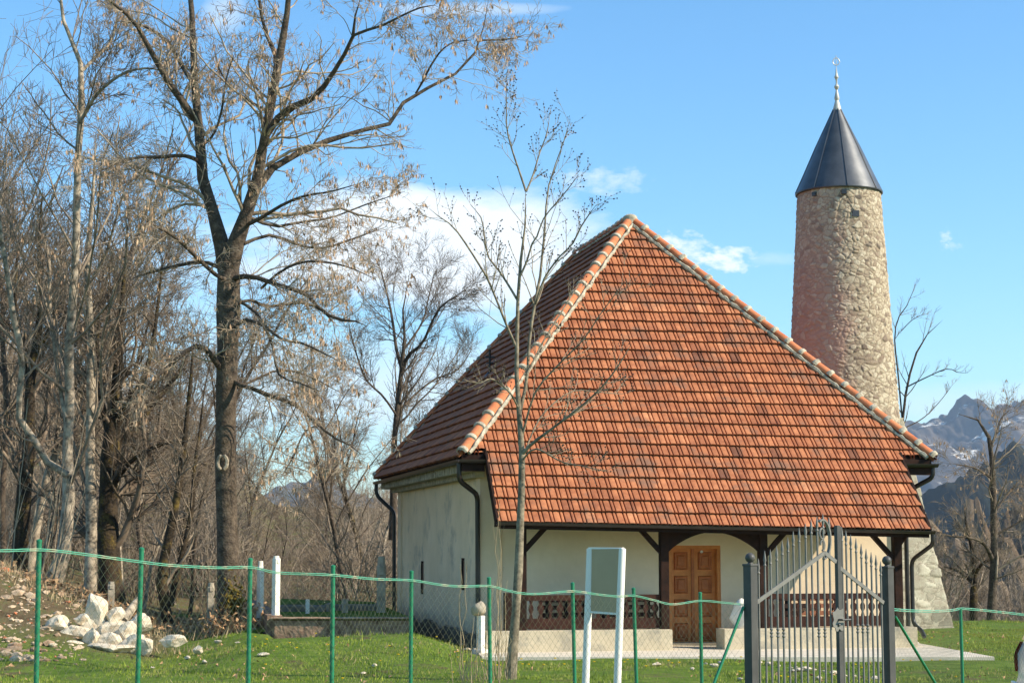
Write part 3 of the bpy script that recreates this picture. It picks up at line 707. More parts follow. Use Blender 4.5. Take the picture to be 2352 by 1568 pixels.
# benches against the front wall
def bench(u0, u1, v, m, label):
    b = thing('bench', label, 'bench', H((u0+u1)/2, v, .10), HA, 'benches against the porch wall')
    q = MB()
    for k in range(3): q.bar(H(u0, v-.30+k*.11, .55), H(u1, v-.30+k*.11, .55), .09, .03)
    q.build('seat', m, b)
    q = MB()
    for k in range(3): q.bar(H(u0, v+.02+k*.012, .74+k*.15), H(u1, v+.02+k*.012, .74+k*.15), .03, .09, up=ZU)
    q.build('backrest', m, b)
    for s_ in (.12, .5, .88):
        u = u0+(u1-u0)*s_; q = MB(); q.bar(H(u, v-.28, .11), H(u, v-.28, .53), .06, .05); q.bar(H(u, v+.06, .11), H(u, v+.10, 1.1), .06, .05); q.bar(H(u, v-.28, .50), H(u, v+.06, .50), .05, .05); q.build('leg', M['timber'], b)
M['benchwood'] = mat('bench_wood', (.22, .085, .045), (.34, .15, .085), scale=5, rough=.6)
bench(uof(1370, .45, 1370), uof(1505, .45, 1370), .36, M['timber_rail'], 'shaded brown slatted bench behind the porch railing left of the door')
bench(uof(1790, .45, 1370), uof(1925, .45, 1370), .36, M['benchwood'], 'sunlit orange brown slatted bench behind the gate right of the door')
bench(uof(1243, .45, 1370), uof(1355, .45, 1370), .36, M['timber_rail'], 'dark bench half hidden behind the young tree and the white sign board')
# sack on the low wall
def blob(c, dims, seed, sub=3, amp=.18, cut=0, rz=0, freq=1.6):
    bm = bmesh.new(); bmesh.ops.create_icosphere(bm, subdivisions=sub, radius=1)
    g = random.Random(seed); ns = [Vector((g.gauss(0, 1), g.gauss(0, 1), g.gauss(0, 1))).normalized() for _ in range(cut)]; ds = [g.uniform(.55, .86) for _ in ns]
    from mathutils import noise
    V = []
    for v in bm.verts:
        p = v.co.copy()
        for n_, d_ in zip(ns, ds):
            k = p.dot(n_)
            if k > d_: p -= n_*(k-d_)
        p *= 1+amp*noise.noise(p*freq+Vector((seed*3.1, seed, 0)))+amp*.4*noise.noise(p*freq*3+Vector((seed, 5, 0)))
        V.append([p.x*dims[0]/2, p.y*dims[1]/2, p.z*dims[2]/2])
    f = np.array([[q_.index for q_ in x.verts] for x in bm.faces]); bm.free(); V = np.array(V)
    cs, sn = math.cos(rz), math.sin(rz); V = np.stack([V[:, 0]*cs-V[:, 1]*sn, V[:, 0]*sn+V[:, 1]*cs, V[:, 2]], 1)
    return V, f
us = uof(1702, -.8, 1420); V, f = blob((0, 0, 0), (.42, .34, .62), 4, amp=.15, cut=5)
V[:, 0] *= 1-.35*np.clip(V[:, 2]/.3, -.3, 1)
o = meshobj('sack', V, f, M['cloth'], loc=H(us, -.8, .78), smooth=True, local=True); tag(o, 'white plastic sack standing on the low porch wall behind the left gate post', 'sack')

# ------------------------------------------------------------------ minaret
def add_red_tint(m, col):       # reddish tint over the left of the shaft, stronger lower down
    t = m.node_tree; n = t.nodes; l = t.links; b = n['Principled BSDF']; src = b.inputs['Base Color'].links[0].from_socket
    a = n.new('ShaderNodeAttribute'); a.attribute_name = 'red_tint'; mx = n.new('ShaderNodeMix'); mx.data_type = 'RGBA'
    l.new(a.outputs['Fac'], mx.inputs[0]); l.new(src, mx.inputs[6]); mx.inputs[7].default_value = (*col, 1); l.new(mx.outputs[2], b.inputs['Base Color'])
add_red_tint(M['stone'], (.48, .30, .215))
MC = np.array([(1943-1176)/F/1.006*47, 47.0, 0])
tower = thing('minaret', 'round tapering stone minaret with a dark cone roof behind the mosque', 'minaret', MC)
def stone_surface(nu, nv, radf, z0, z1, cell, depth, seed, sq=0):
    """grid over angle and height with stones from nearest seeds; radf(z)->radius"""
    g = np.random.default_rng(seed)
    th = np.linspace(0, 2*math.pi, nu, endpoint=False); zz = np.linspace(z0, z1, nv); TH, ZZ = np.meshgrid(th, zz, indexing='ij')
    rm = radf((z0+z1)/2); circ = 2*math.pi*rm
    ns = int(circ*(z1-z0)/(cell*cell*.72)); 
    sx = g.random(ns)*circ; sz = z0+g.random(ns)*(z1-z0); srnd = g.random(ns); sh = g.normal(0, 1, ns); swt = g.uniform(0, .28*cell, ns)
    Xs = (TH/(2*math.pi)*circ).ravel(); Zs = ZZ.ravel()
    Xs = Xs+.03*np.sin(Zs*7)+.06*(fbm(Xs*4, Zs*4, 3, seed)-.5); Zs2 = Zs+.08*(fbm(Xs*5+9, Zs*5, 3, seed+2)-.5)
    d1 = np.full(len(Xs), 9.0); d2 = np.full(len(Xs), 9.0); idx = np.zeros(len(Xs), int)
    # bucket by height so the search stays small
    order = np.argsort(Zs2); B = 60
    for ch in np.array_split(order, B):
        lo_, hi_ = Zs2[ch].min()-cell*1.6, Zs2[ch].max()+cell*1.6
        sel = np.where((sz > lo_) & (sz < hi_))[0]
        dx = np.abs(Xs[ch][:, None]-sx[sel][None]); dx = np.minimum(dx, circ-dx)*.82; dz = (Zs2[ch][:, None]-sz[sel][None])*1.25
        D = np.sqrt(dx*dx+dz*dz)-swt[sel][None]; o2 = np.argpartition(D, 1, axis=1)[:, :2]; a = np.take_along_axis(D, o2, 1)
        sw = a[:, 0] > a[:, 1]; m0 = np.where(sw, o2[:, 1], o2[:, 0]); d1[ch] = a.min(1); d2[ch] = a.max(1); idx[ch] = sel[m0]
    e = (d2-d1)/cell
    hgt = sst(0.02, .30, e)
    mort = e < .10
    rnd = np.where(mort, .03, .12+.88*srnd[idx]**.8)
    disp = (hgt*(.75+.35*sh[idx])*depth+ (fbm(Xs*9, Zs*9, 3, 4)-.5)*depth*.7-depth*.5)
    rr = radf(ZZ).ravel()
    if sq:
        a = TH.ravel()+.25; oct_ = math.pi/sq; loc_ = (a % (2*oct_))-oct_; rr = rr/np.cos(loc_)*math.cos(oct_)**.5
    rr = rr+disp
    V = np.stack([rr*np.cos(TH.ravel()), rr*np.sin(TH.ravel()), ZZ.ravel()], 1)
    i, j = np.meshgrid(np.arange(nu), np.arange(nv-1), indexing='ij'); a = i*nv+j; c_ = ((i+1) % nu)*nv+j
    f = np.stack([a, c_, c_+1, a+1], -1).reshape(-1, 4)
    return V, f, rnd
ztop = 2.15+(HOR-440)/F*47*1.0; 
rad = lambda z: np.interp(z, [0, 3.0, 5.15, 7.36, ztop], [1.75, 1.58, 1.45, 1.325, 1.085])
V, f, rn = stone_surface(400, 560, rad, 2.0, ztop, .14, .019, 5)
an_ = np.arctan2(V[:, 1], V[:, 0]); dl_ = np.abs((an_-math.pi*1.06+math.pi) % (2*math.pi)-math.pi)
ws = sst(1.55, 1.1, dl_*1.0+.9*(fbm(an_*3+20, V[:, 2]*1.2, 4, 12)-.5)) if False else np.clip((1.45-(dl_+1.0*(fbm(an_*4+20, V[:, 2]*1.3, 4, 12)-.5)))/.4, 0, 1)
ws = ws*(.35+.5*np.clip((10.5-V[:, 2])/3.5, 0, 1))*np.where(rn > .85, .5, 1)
shaft = meshobj('shaft', V+MC, f, M['stone'], tower, smooth=True, attrs={'rnd': ('POINT', rn), 'red_tint': ('POINT', ws)})
rb = lambda z: np.interp(z, [-.5, 0, 2.32, 5.4], [2.36, 2.25, 1.82, 1.28])
V, f, rn = stone_surface(300, 200, rb, -.6, 5.4, .26, .03, 8, sq=4)
meshobj('base', V+MC, f, M['basestone'], tower, smooth=True, attrs={'rnd': ('POINT', rn)})['label'] = 'battered square stone base of the tower'
# dark opening and recesses near the top
for (px, py, s_) in ((1964, 491, 16), (1938, 441, 12), (1876, 441, 10)):
    c_ = P(px, py, 47-1.07); q = MB(); w_ = s_/F*46
    c_[1] = 47-math.sqrt(max(1.09**2-(c_[0]-MC[0])**2, .01))-.005
    q.box(c_, (w_, .12, w_*.9), math.atan2(c_[0]-MC[0], -(c_[1]-MC[1]))); q.build('opening', M['dark'], tower)
# cone
zc0 = 2.15+(HOR-436)/F*47-.02; zc1 = 2.15+(HOR-237)/F*47
q = MB(); q.lathe(MC+ZU*0, [(1.02, zc0+.02), (1.14, zc0-.03), (1.15, zc0+.0), (.92, zc0+.50), (.60, zc0+1.22), (.30, zc0+1.85), (.10, zc1)], 32, .1)
cone = q.build('cone_roof', M['lead'], tower, smooth=True)
q = MB()
for k in range(8):
    a = -math.pi/2+.02+k*math.pi/4; pf = [(1.155, zc0+.0), (.925, zc0+.50), (.605, zc0+1.22), (.305, zc0+1.85), (.105, zc1)]
    q.tube([MC+np.array([r_*math.cos(a), r_*math.sin(a), z_]) for r_, z_ in pf], .014, 5)
q.build('seam', M['lead'], cone)
fz = lambda py: 2.15+(HOR-py)/F*47
q = MB(); q.lathe(MC, [(.145, fz(240)), (.14, fz(236)), (.085, fz(222)), (.06, fz(216)), (.085, fz(212)), (.085, fz(209)), (.045, fz(196)), (.03, fz(190)), (.05, fz(189)), (.085, fz(183)), (.05, fz(178)), (.028, fz(176)), (.032, fz(166)), (.045, fz(164)), (.075, fz(160)), (.045, fz(155)), (.032, fz(150)), (.022, fz(143)), (.012, fz(138)), (.008, fz(133))], 16)
fin = q.build('finial', M['silver'], tower, smooth=True)
for v_ in fin.data.vertices: v_.co.x *= .8; v_.co.y *= .8
ring = [MC+np.array([.085*math.sin(a), 0, fz(133)+.085-.085*math.cos(a)]) for a in np.linspace(.5, 2*math.pi-.5, 18)]
ring = [MC+np.array([.09*math.sin(a)*(1-.25*max(0, -math.cos(a))), 0, fz(131)+.10+.10*-math.cos(a)]) for a in np.linspace(0, 2*math.pi, 21)]
q = MB(); q.tube(ring, .013, 6); q.tube([MC+ZU*(fz(131)+.0), MC+ZU*(fz(131)+.26)], .01, 5); q.build('finial_ring', M['silver'], fin)

# ------------------------------------------------------------------ trees
def cr(pts, K):   # Catmull-Rom resample, columns x,y,z,r
    p = np.asarray(pts, float); d = np.concatenate([[0], np.cumsum(np.linalg.norm(np.diff(p[:, :3], axis=0), axis=1))]); t = np.linspace(0, d[-1], K); out = []
    for q in t:
        i = min(max(np.searchsorted(d, q)-1, 0), len(p)-2); s = (q-d[i])/(d[i+1]-d[i]+1e-9)
        a, b, c, e = p[max(i-1, 0)], p[i], p[i+1], p[min(i+2, len(p)-1)]
        out.append(.5*((2*b)+(c-a)*s+(2*a-5*b+4*c-e)*s*s+(3*b-3*c+e-a)*s**3))
    return np.array(out)
def traced(pts, Y, dY=0, w0=None, w1=None, K=12, g=None):
    """pts: (px,py[,w]) ; depth goes from Y to Y+dY along the limb"""
    n_ = len(pts); P4 = []
    for i, q in enumerate(pts):
        s = i/(n_-1); yy = Y+dY*s
        wpx = q[2] if len(q) > 2 else w0+(w1-w0)*s
        P4.append([*P(q[0], q[1], yy), wpx/2/F*yy])
    o = cr(P4, K); o[:, 3] = np.maximum(o[:, 3], .004)
    if n_ < 19 and P4[-1][3] < .10: o[-1, 3] = .004; o[-2, 3] *= .75
    return o
def grow(Pp, Rp, n, t0, t1, ang, lr, rr, K, trop, wig, g, Lp=None, lmin=.1, rmin=.003, az=None):
    """children on a batch of parents; returns P,R"""
    m, k, _ = Pp.shape
    seg = np.linalg.norm(np.diff(Pp, axis=1), axis=2); Lp = seg.sum(1) if Lp is None else Lp
    idx = np.repeat(np.arange(m), n); c = len(idx)
    t = t0+(t1-t0)*g.random(c); ft = t*(k-1); i = np.minimum(ft.astype(int), k-2); s = (ft-i)[:, None]
    p0 = Pp[idx, i]*(1-s)+Pp[idx, i+1]*s; r0 = Rp[idx, i]*(1-s[:, 0])+Rp[idx, i+1]*s[:, 0]
    T = Pp[idx, i+1]-Pp[idx, i]; T /= np.linalg.norm(T, axis=1, keepdims=True)+1e-9
    q = g.normal(size=(c, 3)); q -= (q*T).sum(1, keepdims=True)*T; q /= np.linalg.norm(q, axis=1, keepdims=True)
    an = ang*g.uniform(.7, 1.3, c); d = T*np.cos(an)[:, None]+q*np.sin(an)[:, None]
    Ln = np.maximum(Lp[idx]*lr*(1.1-.6*t)*g.uniform(.55, 1.25, c), lmin); r = np.maximum(np.minimum(r0*rr, r0*.9)*g.uniform(.8, 1.1, c), rmin)
    out = np.empty((c, K, 3)); out[:, 0] = p0; st = (Ln/(K-1))[:, None]
    for j in range(1, K):
        d = d+g.normal(0, wig, (c, 3)); d[:, 2] += trop; d /= np.linalg.norm(d, axis=1, keepdims=True)
        out[:, j] = out[:, j-1]+d*st
    rad = r[:, None]*np.linspace(1, .35, K)[None]
    return out, np.maximum(rad, rmin*.7)
def batch(limbs):   # list of (K,4) with same K
    a = np.stack(limbs); return a[:, :, :3], a[:, :, 3]

def seeds_at(pts, g, size):
    """hanging bunches of dry keys: a few slim leaf shapes each"""
    n_ = len(pts); k = 7; V = []; 
    c = np.repeat(pts, k, axis=0); m = len(c)
    a = g.random(m)*2*math.pi; off = g.uniform(0, .05, m)*size/.16
    L_ = size*g.uniform(.6, 1.15, m); top = c+np.stack([np.cos(a)*off, np.sin(a)*off, -g.uniform(0, .07, m)*size/.16], 1)
    dr = np.stack([np.cos(a)*.28, np.sin(a)*.28, -np.ones(m)], 1); sd = np.stack([-np.sin(a+.6), np.cos(a+.6), np.zeros(m)], 1)*(.10*size)
    mid = top+dr*(L_*.55)[:, None]; bot = top+dr*L_[:, None]
    V = np.stack([top, mid-sd, bot, mid+sd], 1).reshape(-1, 3)
    f = np.arange(m*4).reshape(-1, 4); return V, f

def make_tree(name, label, limbs, mats, cat='tree', group=None, levels=(), seed=1, seeds=0, seed_size=.16, buds=0, trunk_sides=10, base=None, limb_from=0, K=12, rmin=.004, knob=None, twsides=3, thin=1, topthin=1):
    g = np.random.default_rng(seed)
    b = limbs[0][0][:3] if base is None else base
    root = thing(name, label, cat, tuple(b), 0, group)
    V, f = [], []
    pl, rl = batch(limbs)
    rl = rl*(1+g.normal(0, .04, rl.shape)); rl[(0 if thin < .6 else 1):] *= thin; rl[0] *= np.linspace(1, topthin, rl.shape[1])
    Vt_, ft_ = tubes(pl, rl, trunk_sides)
    meshobj('trunk', Vt_, ft_, mats[0], root, smooth=True)
    parts = []; cur = (pl[limb_from:], rl[limb_from:]); allt = []
    mid = []
    for li, lv in enumerate(levels):
        a, b_ = grow(cur[0], cur[1], lv[0], lv[1], lv[2], R(lv[3]), lv[4], lv[5], lv[6], lv[7], lv[8], g, rmin=rmin, lmin=lv[9] if len(lv) > 9 else .1)
        sd = 5 if li == 0 else twsides
        parts.append(tubes(a, b_, sd)); allt.append((a, b_)); cur = (a, b_)
    if parts:
        V, f = join(parts); meshobj('crown', V, f, mats[1], root, smooth=True)
    if seeds:
        tp = np.concatenate([a[:, -1] for a, _ in allt[-2:]]+[a[:, a.shape[1]//2] for a, _ in allt[-1:]]); sel = tp[g.choice(len(tp), min(seeds, len(tp)), replace=False)]
        V, f = seeds_at(sel, g, seed_size); meshobj('seed_clusters', V, f, M['seed'], root)
    if buds:
        a = np.concatenate([np.concatenate([a_[:, -1], a_[:, a_.shape[1]//2], a_[:, -2]]) for a_, _ in allt[-2:]]); sel = a[g.choice(len(a), min(buds, len(a)), replace=False)]
        q = MB(); oc = np.array([[1, 0, 0], [-1, 0, 0], [0, 1, 0], [0, -1, 0], [0, 0, 1], [0, 0, -1]])*.013
        of = np.array([[0, 2, 4], [2, 1, 4], [1, 3, 4], [3, 0, 4], [2, 0, 5], [1, 2, 5], [3, 1, 5], [0, 3, 5]])
        Vb = (sel[:, None]+oc[None]*g.uniform(.7, 1.3, (len(sel), 1, 1))).reshape(-1, 3); fb = (np.arange(len(sel))[:, None, None]*6+of[None]).reshape(-1, 3)
        meshobj('buds', Vb, fb, M['bud'], root)
    return root

# --- the big ash
Y0 = 38.0
ash = [
 traced([(524, 1462, 78), (524, 1430, 62), (524, 1300, 50), (521, 1200, 48), (518, 1050, 50), (520, 900, 50), (524, 750, 50), (525, 640, 52), (523, 585, 50), (528, 560, 40)], Y0),
 traced([(521, 640, 44), (516, 595, 46), (505, 545, 44), (487, 480, 34), (468, 420, 32), (458, 366, 30), (461, 311, 27), (454, 264, 24), (449, 220, 22), (445, 146, 19), (443, 73, 17), (440, 20, 15), (432, -60, 12), (425, -200, 6)], Y0, .6),
 traced([(456, 285, 18), (439, 262, 20), (414, 226, 19), (388, 190, 18), (359, 140, 16), (337, 100, 14), (315, 60, 12), (286, 28, 10), (256, 5, 8), (200, -40, 5)], Y0+.4, -1.5),
 traced([(458, 372, 12), (440, 362, 12), (414, 357, 11), (370, 361, 10), (322, 361, 8), (293, 367, 6), (256, 381, 5), (215, 400, 3)], Y0+.2, -2.0),
 traced([(450, 200, 12), (439, 185, 12), (414, 146, 11), (388, 99, 10), (352, 73, 8), (315, 55, 7), (270, 50, 4)], Y0+.5, 2.0),
 traced([(527, 640, 46), (533, 590, 50), (548, 540, 48), (571, 476, 36), (590, 421, 34), (602, 348, 28), (615, 280, 27), (622, 240, 26), (633, 180, 24), (645, 115, 21), (655, 60, 19), (662, 7, 17), (668, -80, 12), (672, -200, 5)], Y0, -.6),
 traced([(628, 200, 13), (636, 154, 13), (628, 115, 12), (614, 84, 11), (604, 50, 10), (598, 18, 9), (590, -50, 6)], Y0-.3, 1.0),
 traced([(597, 400, 24), (600, 335, 24), (629, 285, 22), (658, 253, 20), (710, 231, 18), (739, 205, 16), (761, 176, 14), (779, 143, 12), (798, 114, 11), (812, 79, 10), (816, 37, 8), (830, -10, 6)], Y0-.2, -2.2),
 traced([(812, 82, 8), (842, 70, 8), (878, 59, 7), (904, 46, 6), (960, 20, 5), (1000, 12, 3)], Y0-2.2, -.8),
 traced([(586, 440, 24), (600, 412, 22), (629, 384, 18), (658, 366, 17), (702, 344, 16), (757, 322, 15), (823, 302, 13), (878, 289, 12), (907, 278, 11), (917, 249, 11), (937, 227, 10), (977, 205, 9), (1032, 179, 8), (1083, 139, 7), (1098, 91, 5), (1116, 48, 4), (1122, 0, 3)], Y0-.3, 1.8, K=12),
 traced([(1096, 96, 6), (1120, 92, 5), (1145, 92, 5), (1182, 88, 4), (1206, 80, 3)], Y0+1.4, .5),
 traced([(955, 215, 6), (975, 180, 6), (984, 161, 6), (1010, 121, 5), (1039, 99, 4), (1085, 92, 4)], Y0+1.0, -1.0),
 traced([(520, 640, 12), (502, 636, 12), (458, 597, 11), (421, 561, 10), (388, 535, 9), (355, 518, 7), (325, 500, 5)], Y0-.1, -2.5),
 traced([(520, 632, 12), (509, 619, 12), (476, 603, 11), (432, 605, 10), (385, 616, 9), (340, 627, 7), (300, 640, 5)], Y0+.1, 2.0),
 traced([(515, 860, 18), (498, 835, 16), (476, 804, 15), (447, 795, 14), (410, 821, 12), (373, 854, 10), (340, 883, 8), (318, 912, 5)], Y0, -1.6),
 traced([(530, 640, 15), (574, 634, 14), (611, 645, 13), (666, 663, 12), (702, 674, 11), (728, 703, 10), (772, 733, 9), (809, 735, 7), (845, 750, 5)], Y0-.1, -2.2),
 traced([(530, 700, 10), (574, 689, 9), (611, 703, 9), (648, 700, 8), (695, 696, 7), (739, 713, 6), (775, 750, 4)], Y0, 2.0),
 traced([(530, 870, 14), (552, 884, 13), (574, 890, 12), (611, 905, 12), (655, 920, 11), (688, 934, 10), (710, 956, 10), (735, 978, 8), (765, 1004, 7), (794, 1015, 6), (831, 1044, 4)], Y0, -2.0),
 traced([(736, 978, 6), (713, 982, 6), (695, 1000, 5), (677, 1040, 5), (650, 1090, 3)], Y0-1.2, -.6),
 traced([(560, 520, 12), (600, 500, 11), (650, 470, 9), (700, 450, 7), (760, 440, 5), (830, 420, 3)], Y0, -2.5),
 traced([(535, 760, 10), (560, 735, 10), (600, 745, 9), (650, 780, 8), (700, 790, 6), (780, 830, 4)], Y0, -3.0),
 traced([(560, 560, 10), (620, 540, 9), (680, 560, 8), (740, 570, 7), (820, 545, 5), (890, 520, 3)], Y0-.1, 2.5),
 traced([(545, 690, 9), (590, 720, 8), (625, 790, 7), (640, 860, 6), (690, 880, 5), (740, 900, 3)], Y0, -2.5),
 traced([(575, 500, 9), (630, 520, 8), (690, 510, 7), (760, 500, 5), (840, 470, 4), (930, 440, 2)], Y0-.1, 1.0),
 traced([(600, 662, 8), (650, 620, 7), (710, 600, 6), (790, 610, 5), (860, 640, 3)], Y0-.3, -2.0),
 traced([(545, 890, 8), (590, 870, 7), (640, 850, 6), (700, 860, 5), (780, 900, 3)], Y0, 1.5),
 traced([(620, 260, 8), (570, 230, 7), (530, 200, 6), (500, 150, 5), (490, 90, 3)], Y0, 2),
 traced([(458, 340, 8), (490, 310, 7), (510, 250, 6), (520, 180, 4), (540, 120, 3)], Y0, -2),
]
br_l = [(19, .12, 1, 46, .36, .34, 9, .02, .19, .8), (7, .12, 1, 42, .48, .55, 6, .02, .24, .30), (4, .2, 1, 40, .55, .7, 5, .0, .25, .18)]
t_ash = make_tree('ash_tree', 'tall forked ash tree with hanging brown seed bunches, the biggest trunk on the left', ash, (M['bark_ash'], M['twig_ash']),
    levels=br_l, seed=3, seeds=1900, seed_size=.12, limb_from=1, trunk_sides=14, rmin=.005, thin=.84)
q = MB(); kc = P(512, 1062, Y0-.24)
q.tube([kc+np.array([.10*math.cos(a), -.06, .15*math.sin(a)]) for a in np.linspace(0, 2*math.pi, 17)], .04, 7); q.build('knot', M['bark_pale'], t_ash, smooth=True)
gq = np.random.default_rng(5); Vm = P(538, 1385, Y0-.28)+gq.normal(0, 1, (260, 3))*np.array([.12, .06, .26])
V = (Vm[:, None]+gq.normal(0, .035, (260, 4, 3))).reshape(-1, 3); meshobj('moss', V, np.arange(1040).reshape(-1, 4), M['moss'], t_ash)
# suckers at the foot with dry leaves

# --- tree behind the house
YB = 60.0
tb = [
 traced([(902, 1240, 40), (904, 1150, 34), (904, 1084, 31), (907, 993, 29), (915, 920, 26), (922, 846, 24), (930, 790, 15), (925, 720, 10), (935, 660, 6), (945, 600, 2)], YB),
 traced([(924, 850, 18), (937, 817, 16), (970, 788, 12), (995, 733, 10), (1017, 700, 8), (1057, 674, 5), (1085, 650, 3)], YB, -2),
 traced([(922, 846, 15), (910, 800, 14), (905, 760, 12), (895, 700, 10), (880, 640, 7), (870, 610, 3)], YB, 2),
 traced([(930, 930, 10), (960, 900, 9), (1000, 870, 8), (1050, 850, 6), (1085, 800, 4)], YB, 2),
 traced([(915, 960, 10), (880, 910, 9), (840, 870, 8), (815, 800, 6), (800, 740, 4)], YB, -2),
 traced([(930, 800, 9), (970, 740, 8), (985, 680, 6), (1000, 620, 3)], YB, 1.5),
 traced([(925, 1060, 14), (950, 1000, 12), (985, 960, 9), (1030, 940, 7), (1080, 900, 4)], YB, -1)]
make_tree('bare_tree', 'round crowned bare tree rising just left of the tiled roof', tb, (M['bark_ash'], M['twig_dark']), levels=[(17, .25, 1, 42, .36, .45, 8, .06, .13, .9), (8, .1, 1, 38, .5, .6, 6, .06, .15, .5), (7, .15, 1, 34, .6, .7, 5, .05, .14, .3)], seed=8, limb_from=0, rmin=.005, thin=.55, topthin=.7)

# --- young tree in front of the house
YY = 28.5
ty = [
 traced([(1172, 1575, 27), (1174, 1540, 25), (1182, 1440, 22), (1190, 1330, 21), (1195, 1200, 20), (1199, 1080, 19), (1197, 1000, 17), (1190, 920, 15), (1186, 840, 13), (1188, 760, 12), (1190, 680, 11), (1196, 600, 10), (1206, 520, 9), (1210, 470, 9), (1207, 430, 8)], YY, 0, K=14),
 traced([(1198, 1045, 13), (1220, 1020, 11), (1260, 990, 9), (1300, 960, 8), (1350, 920, 7), (1390, 880, 6), (1420, 840, 5), (1450, 790, 4)], YY, -.8, K=14),
 traced([(1193, 950, 13), (1205, 900, 12), (1213, 840, 11), (1216, 780, 11), (1228, 700, 10), (1240, 640, 9), (1246, 580, 8), (1252, 520, 7), (1256, 450, 6), (1268, 400, 5), (1290, 340, 4), (1308, 280, 3)], YY, .5, K=14),
 traced([(1187, 800, 9), (1165, 750, 9), (1145, 700, 8), (1120, 640, 8), (1105, 615, 7), (1070, 560, 6), (1040, 520, 5), (1005, 495, 4), (985, 478, 3)], YY, -.7, K=14),
 traced([(1189, 690, 9), (1168, 655, 8), (1145, 620, 7), (1122, 590, 6), (1112, 540, 5), (1105, 500, 4), (1080, 470, 3)], YY, .5, K=14),
 traced([(1208, 440, 8), (1195, 400, 7), (1178, 350, 6), (1165, 300, 5), (1163, 250, 4), (1163, 195, 3)], YY, 0, K=14),
 traced([(1209, 440, 7), (1225, 400, 6), (1240, 350, 5), (1255, 310, 4), (1262, 270, 3)], YY, .4, K=14),
 traced([(1230, 700, 8), (1250, 640, 7), (1285, 590, 6), (1315, 560, 6), (1335, 520, 5), (1355, 490, 4), (1370, 470, 3)], YY, -.6, K=14),
 traced([(1192, 640, 8), (1210, 600, 7), (1222, 560, 6), (1235, 540, 6), (1250, 500, 5), (1300, 440, 4), (1330, 400, 3)], YY, -.4, K=14),
 traced([(1200, 1000, 8), (1230, 900, 7), (1290, 830, 6), (1340, 780, 5), (1380, 720, 4), (1440, 640, 3)], YY, -1, K=14),
 traced([(1198, 1060, 7), (1230, 1030, 6), (1290, 1060, 5), (1340, 1070, 4), (1400, 1085, 3)], YY, -1, K=14),
 traced([(1192, 940, 7), (1170, 900, 6), (1130, 870, 5), (1100, 880, 4), (1060, 870, 3)], YY, -.8, K=14),
 traced([(1210, 860, 7), (1250, 780, 6), (1300, 700, 5), (1330, 650, 4)], YY, 1, K=14),
 traced([(1200, 1055, 6), (1240, 960, 5), (1310, 900, 4), (1370, 900, 3), (1430, 905, 3)], YY, 1, K=14)]
make_tree('young_tree', 'slender young tree with dark buds standing in front of the mosque', ty, (M['bark_young'], M['twig_pale']),
    levels=[(14, .12, 1, 38, .30, .5, 6, .09, .10, .35), (4, .3, 1, 38, .45, .6, 4, .10, .12, .16)], seed=21, buds=1500, limb_from=1, trunk_sides=10, rmin=.0036, thin=.66, topthin=.62)

# --- traced trunks of the wood on the left
def simple_levels(a=13, b=6, c=5, l1=.36, w=.14, tr=.05): return [(a+3, .12, 1, 42, l1, .36, 8, tr, w, .7), (b+2, .1, 1, 40, .5, .55, 6, tr, w, .35), (c+1, .15, 1, 36, .6, .7, 5, tr, w, .22)]
YW = 41.0
tB = [traced([(112, 1375, 50), (122, 1350, 40), (142, 1288, 34), (155, 1207, 30), (158, 1127, 27), (155, 1040, 25), (161, 956, 22), (158, 865, 21), (161, 737, 20), (174, 640, 18), (174, 540, 17), (179, 403, 17), (180, 330, 16), (188, 264, 15), (183, 201, 14), (188, 161, 12), (176, 117, 10), (157, 66, 9), (139, 29, 8), (132, -60, 5)], YW, .3, K=14),
 traced([(181, 285, 9), (195, 262, 9), (220, 220, 8), (256, 187, 7), (293, 165, 6), (344, 157, 5), (390, 170, 3)], YW+.2, -1.5, K=14),
 traced([(186, 165, 8), (216, 136, 8), (249, 103, 7), (267, 55, 5), (272, 0, 4)], YW+.2, 1, K=14),
 traced([(155, 1090, 18), (121, 1077, 17), (84, 1018, 16), (46, 964, 15), (42, 938, 15), (51, 846, 15), (44, 780, 14), (29, 718, 14), (20, 645, 13), (7, 572, 11), (-5, 480, 8), (-15, 380, 5)], YW-.1, -1.2, K=14),
 traced([(154, 960, 11), (146, 938, 11), (132, 846, 10), (123, 773, 10), (114, 700, 9), (114, 627, 9), (106, 564, 8), (88, 531, 6), (60, 500, 4)], YW, 1, K=14)]
make_tree('bare_tree', 'pale barked tree with forking white trunk leaning at the far left', tB, (M['bark_pale'], M['twig']), levels=simple_levels(15, 6, 4), seed=31, seeds=220, seed_size=.14, limb_from=0, rmin=.006)
tD = [traced([(207, 1385, 30), (208, 1300, 27), (210, 1224, 26), (208, 1100, 24), (207, 1000, 22), (209, 883, 20), (209, 773, 18), (201, 627, 15), (205, 540, 12), (215, 430, 8), (220, 300, 4)], 44, 0, K=14),
      traced([(208, 740, 9), (180, 680, 8), (150, 640, 6), (120, 560, 3)], 44, 1, K=14), traced([(206, 650, 9), (240, 590, 8), (262, 520, 6), (290, 420, 3)], 44, -1, K=14)]
make_tree('bare_tree', 'straight grey trunked tree between the pale forked tree and the mossy tree', tD, (M['bark_pale'], M['twig']), levels=simple_levels(18, 6, 4, .24), seed=32, rmin=.006)
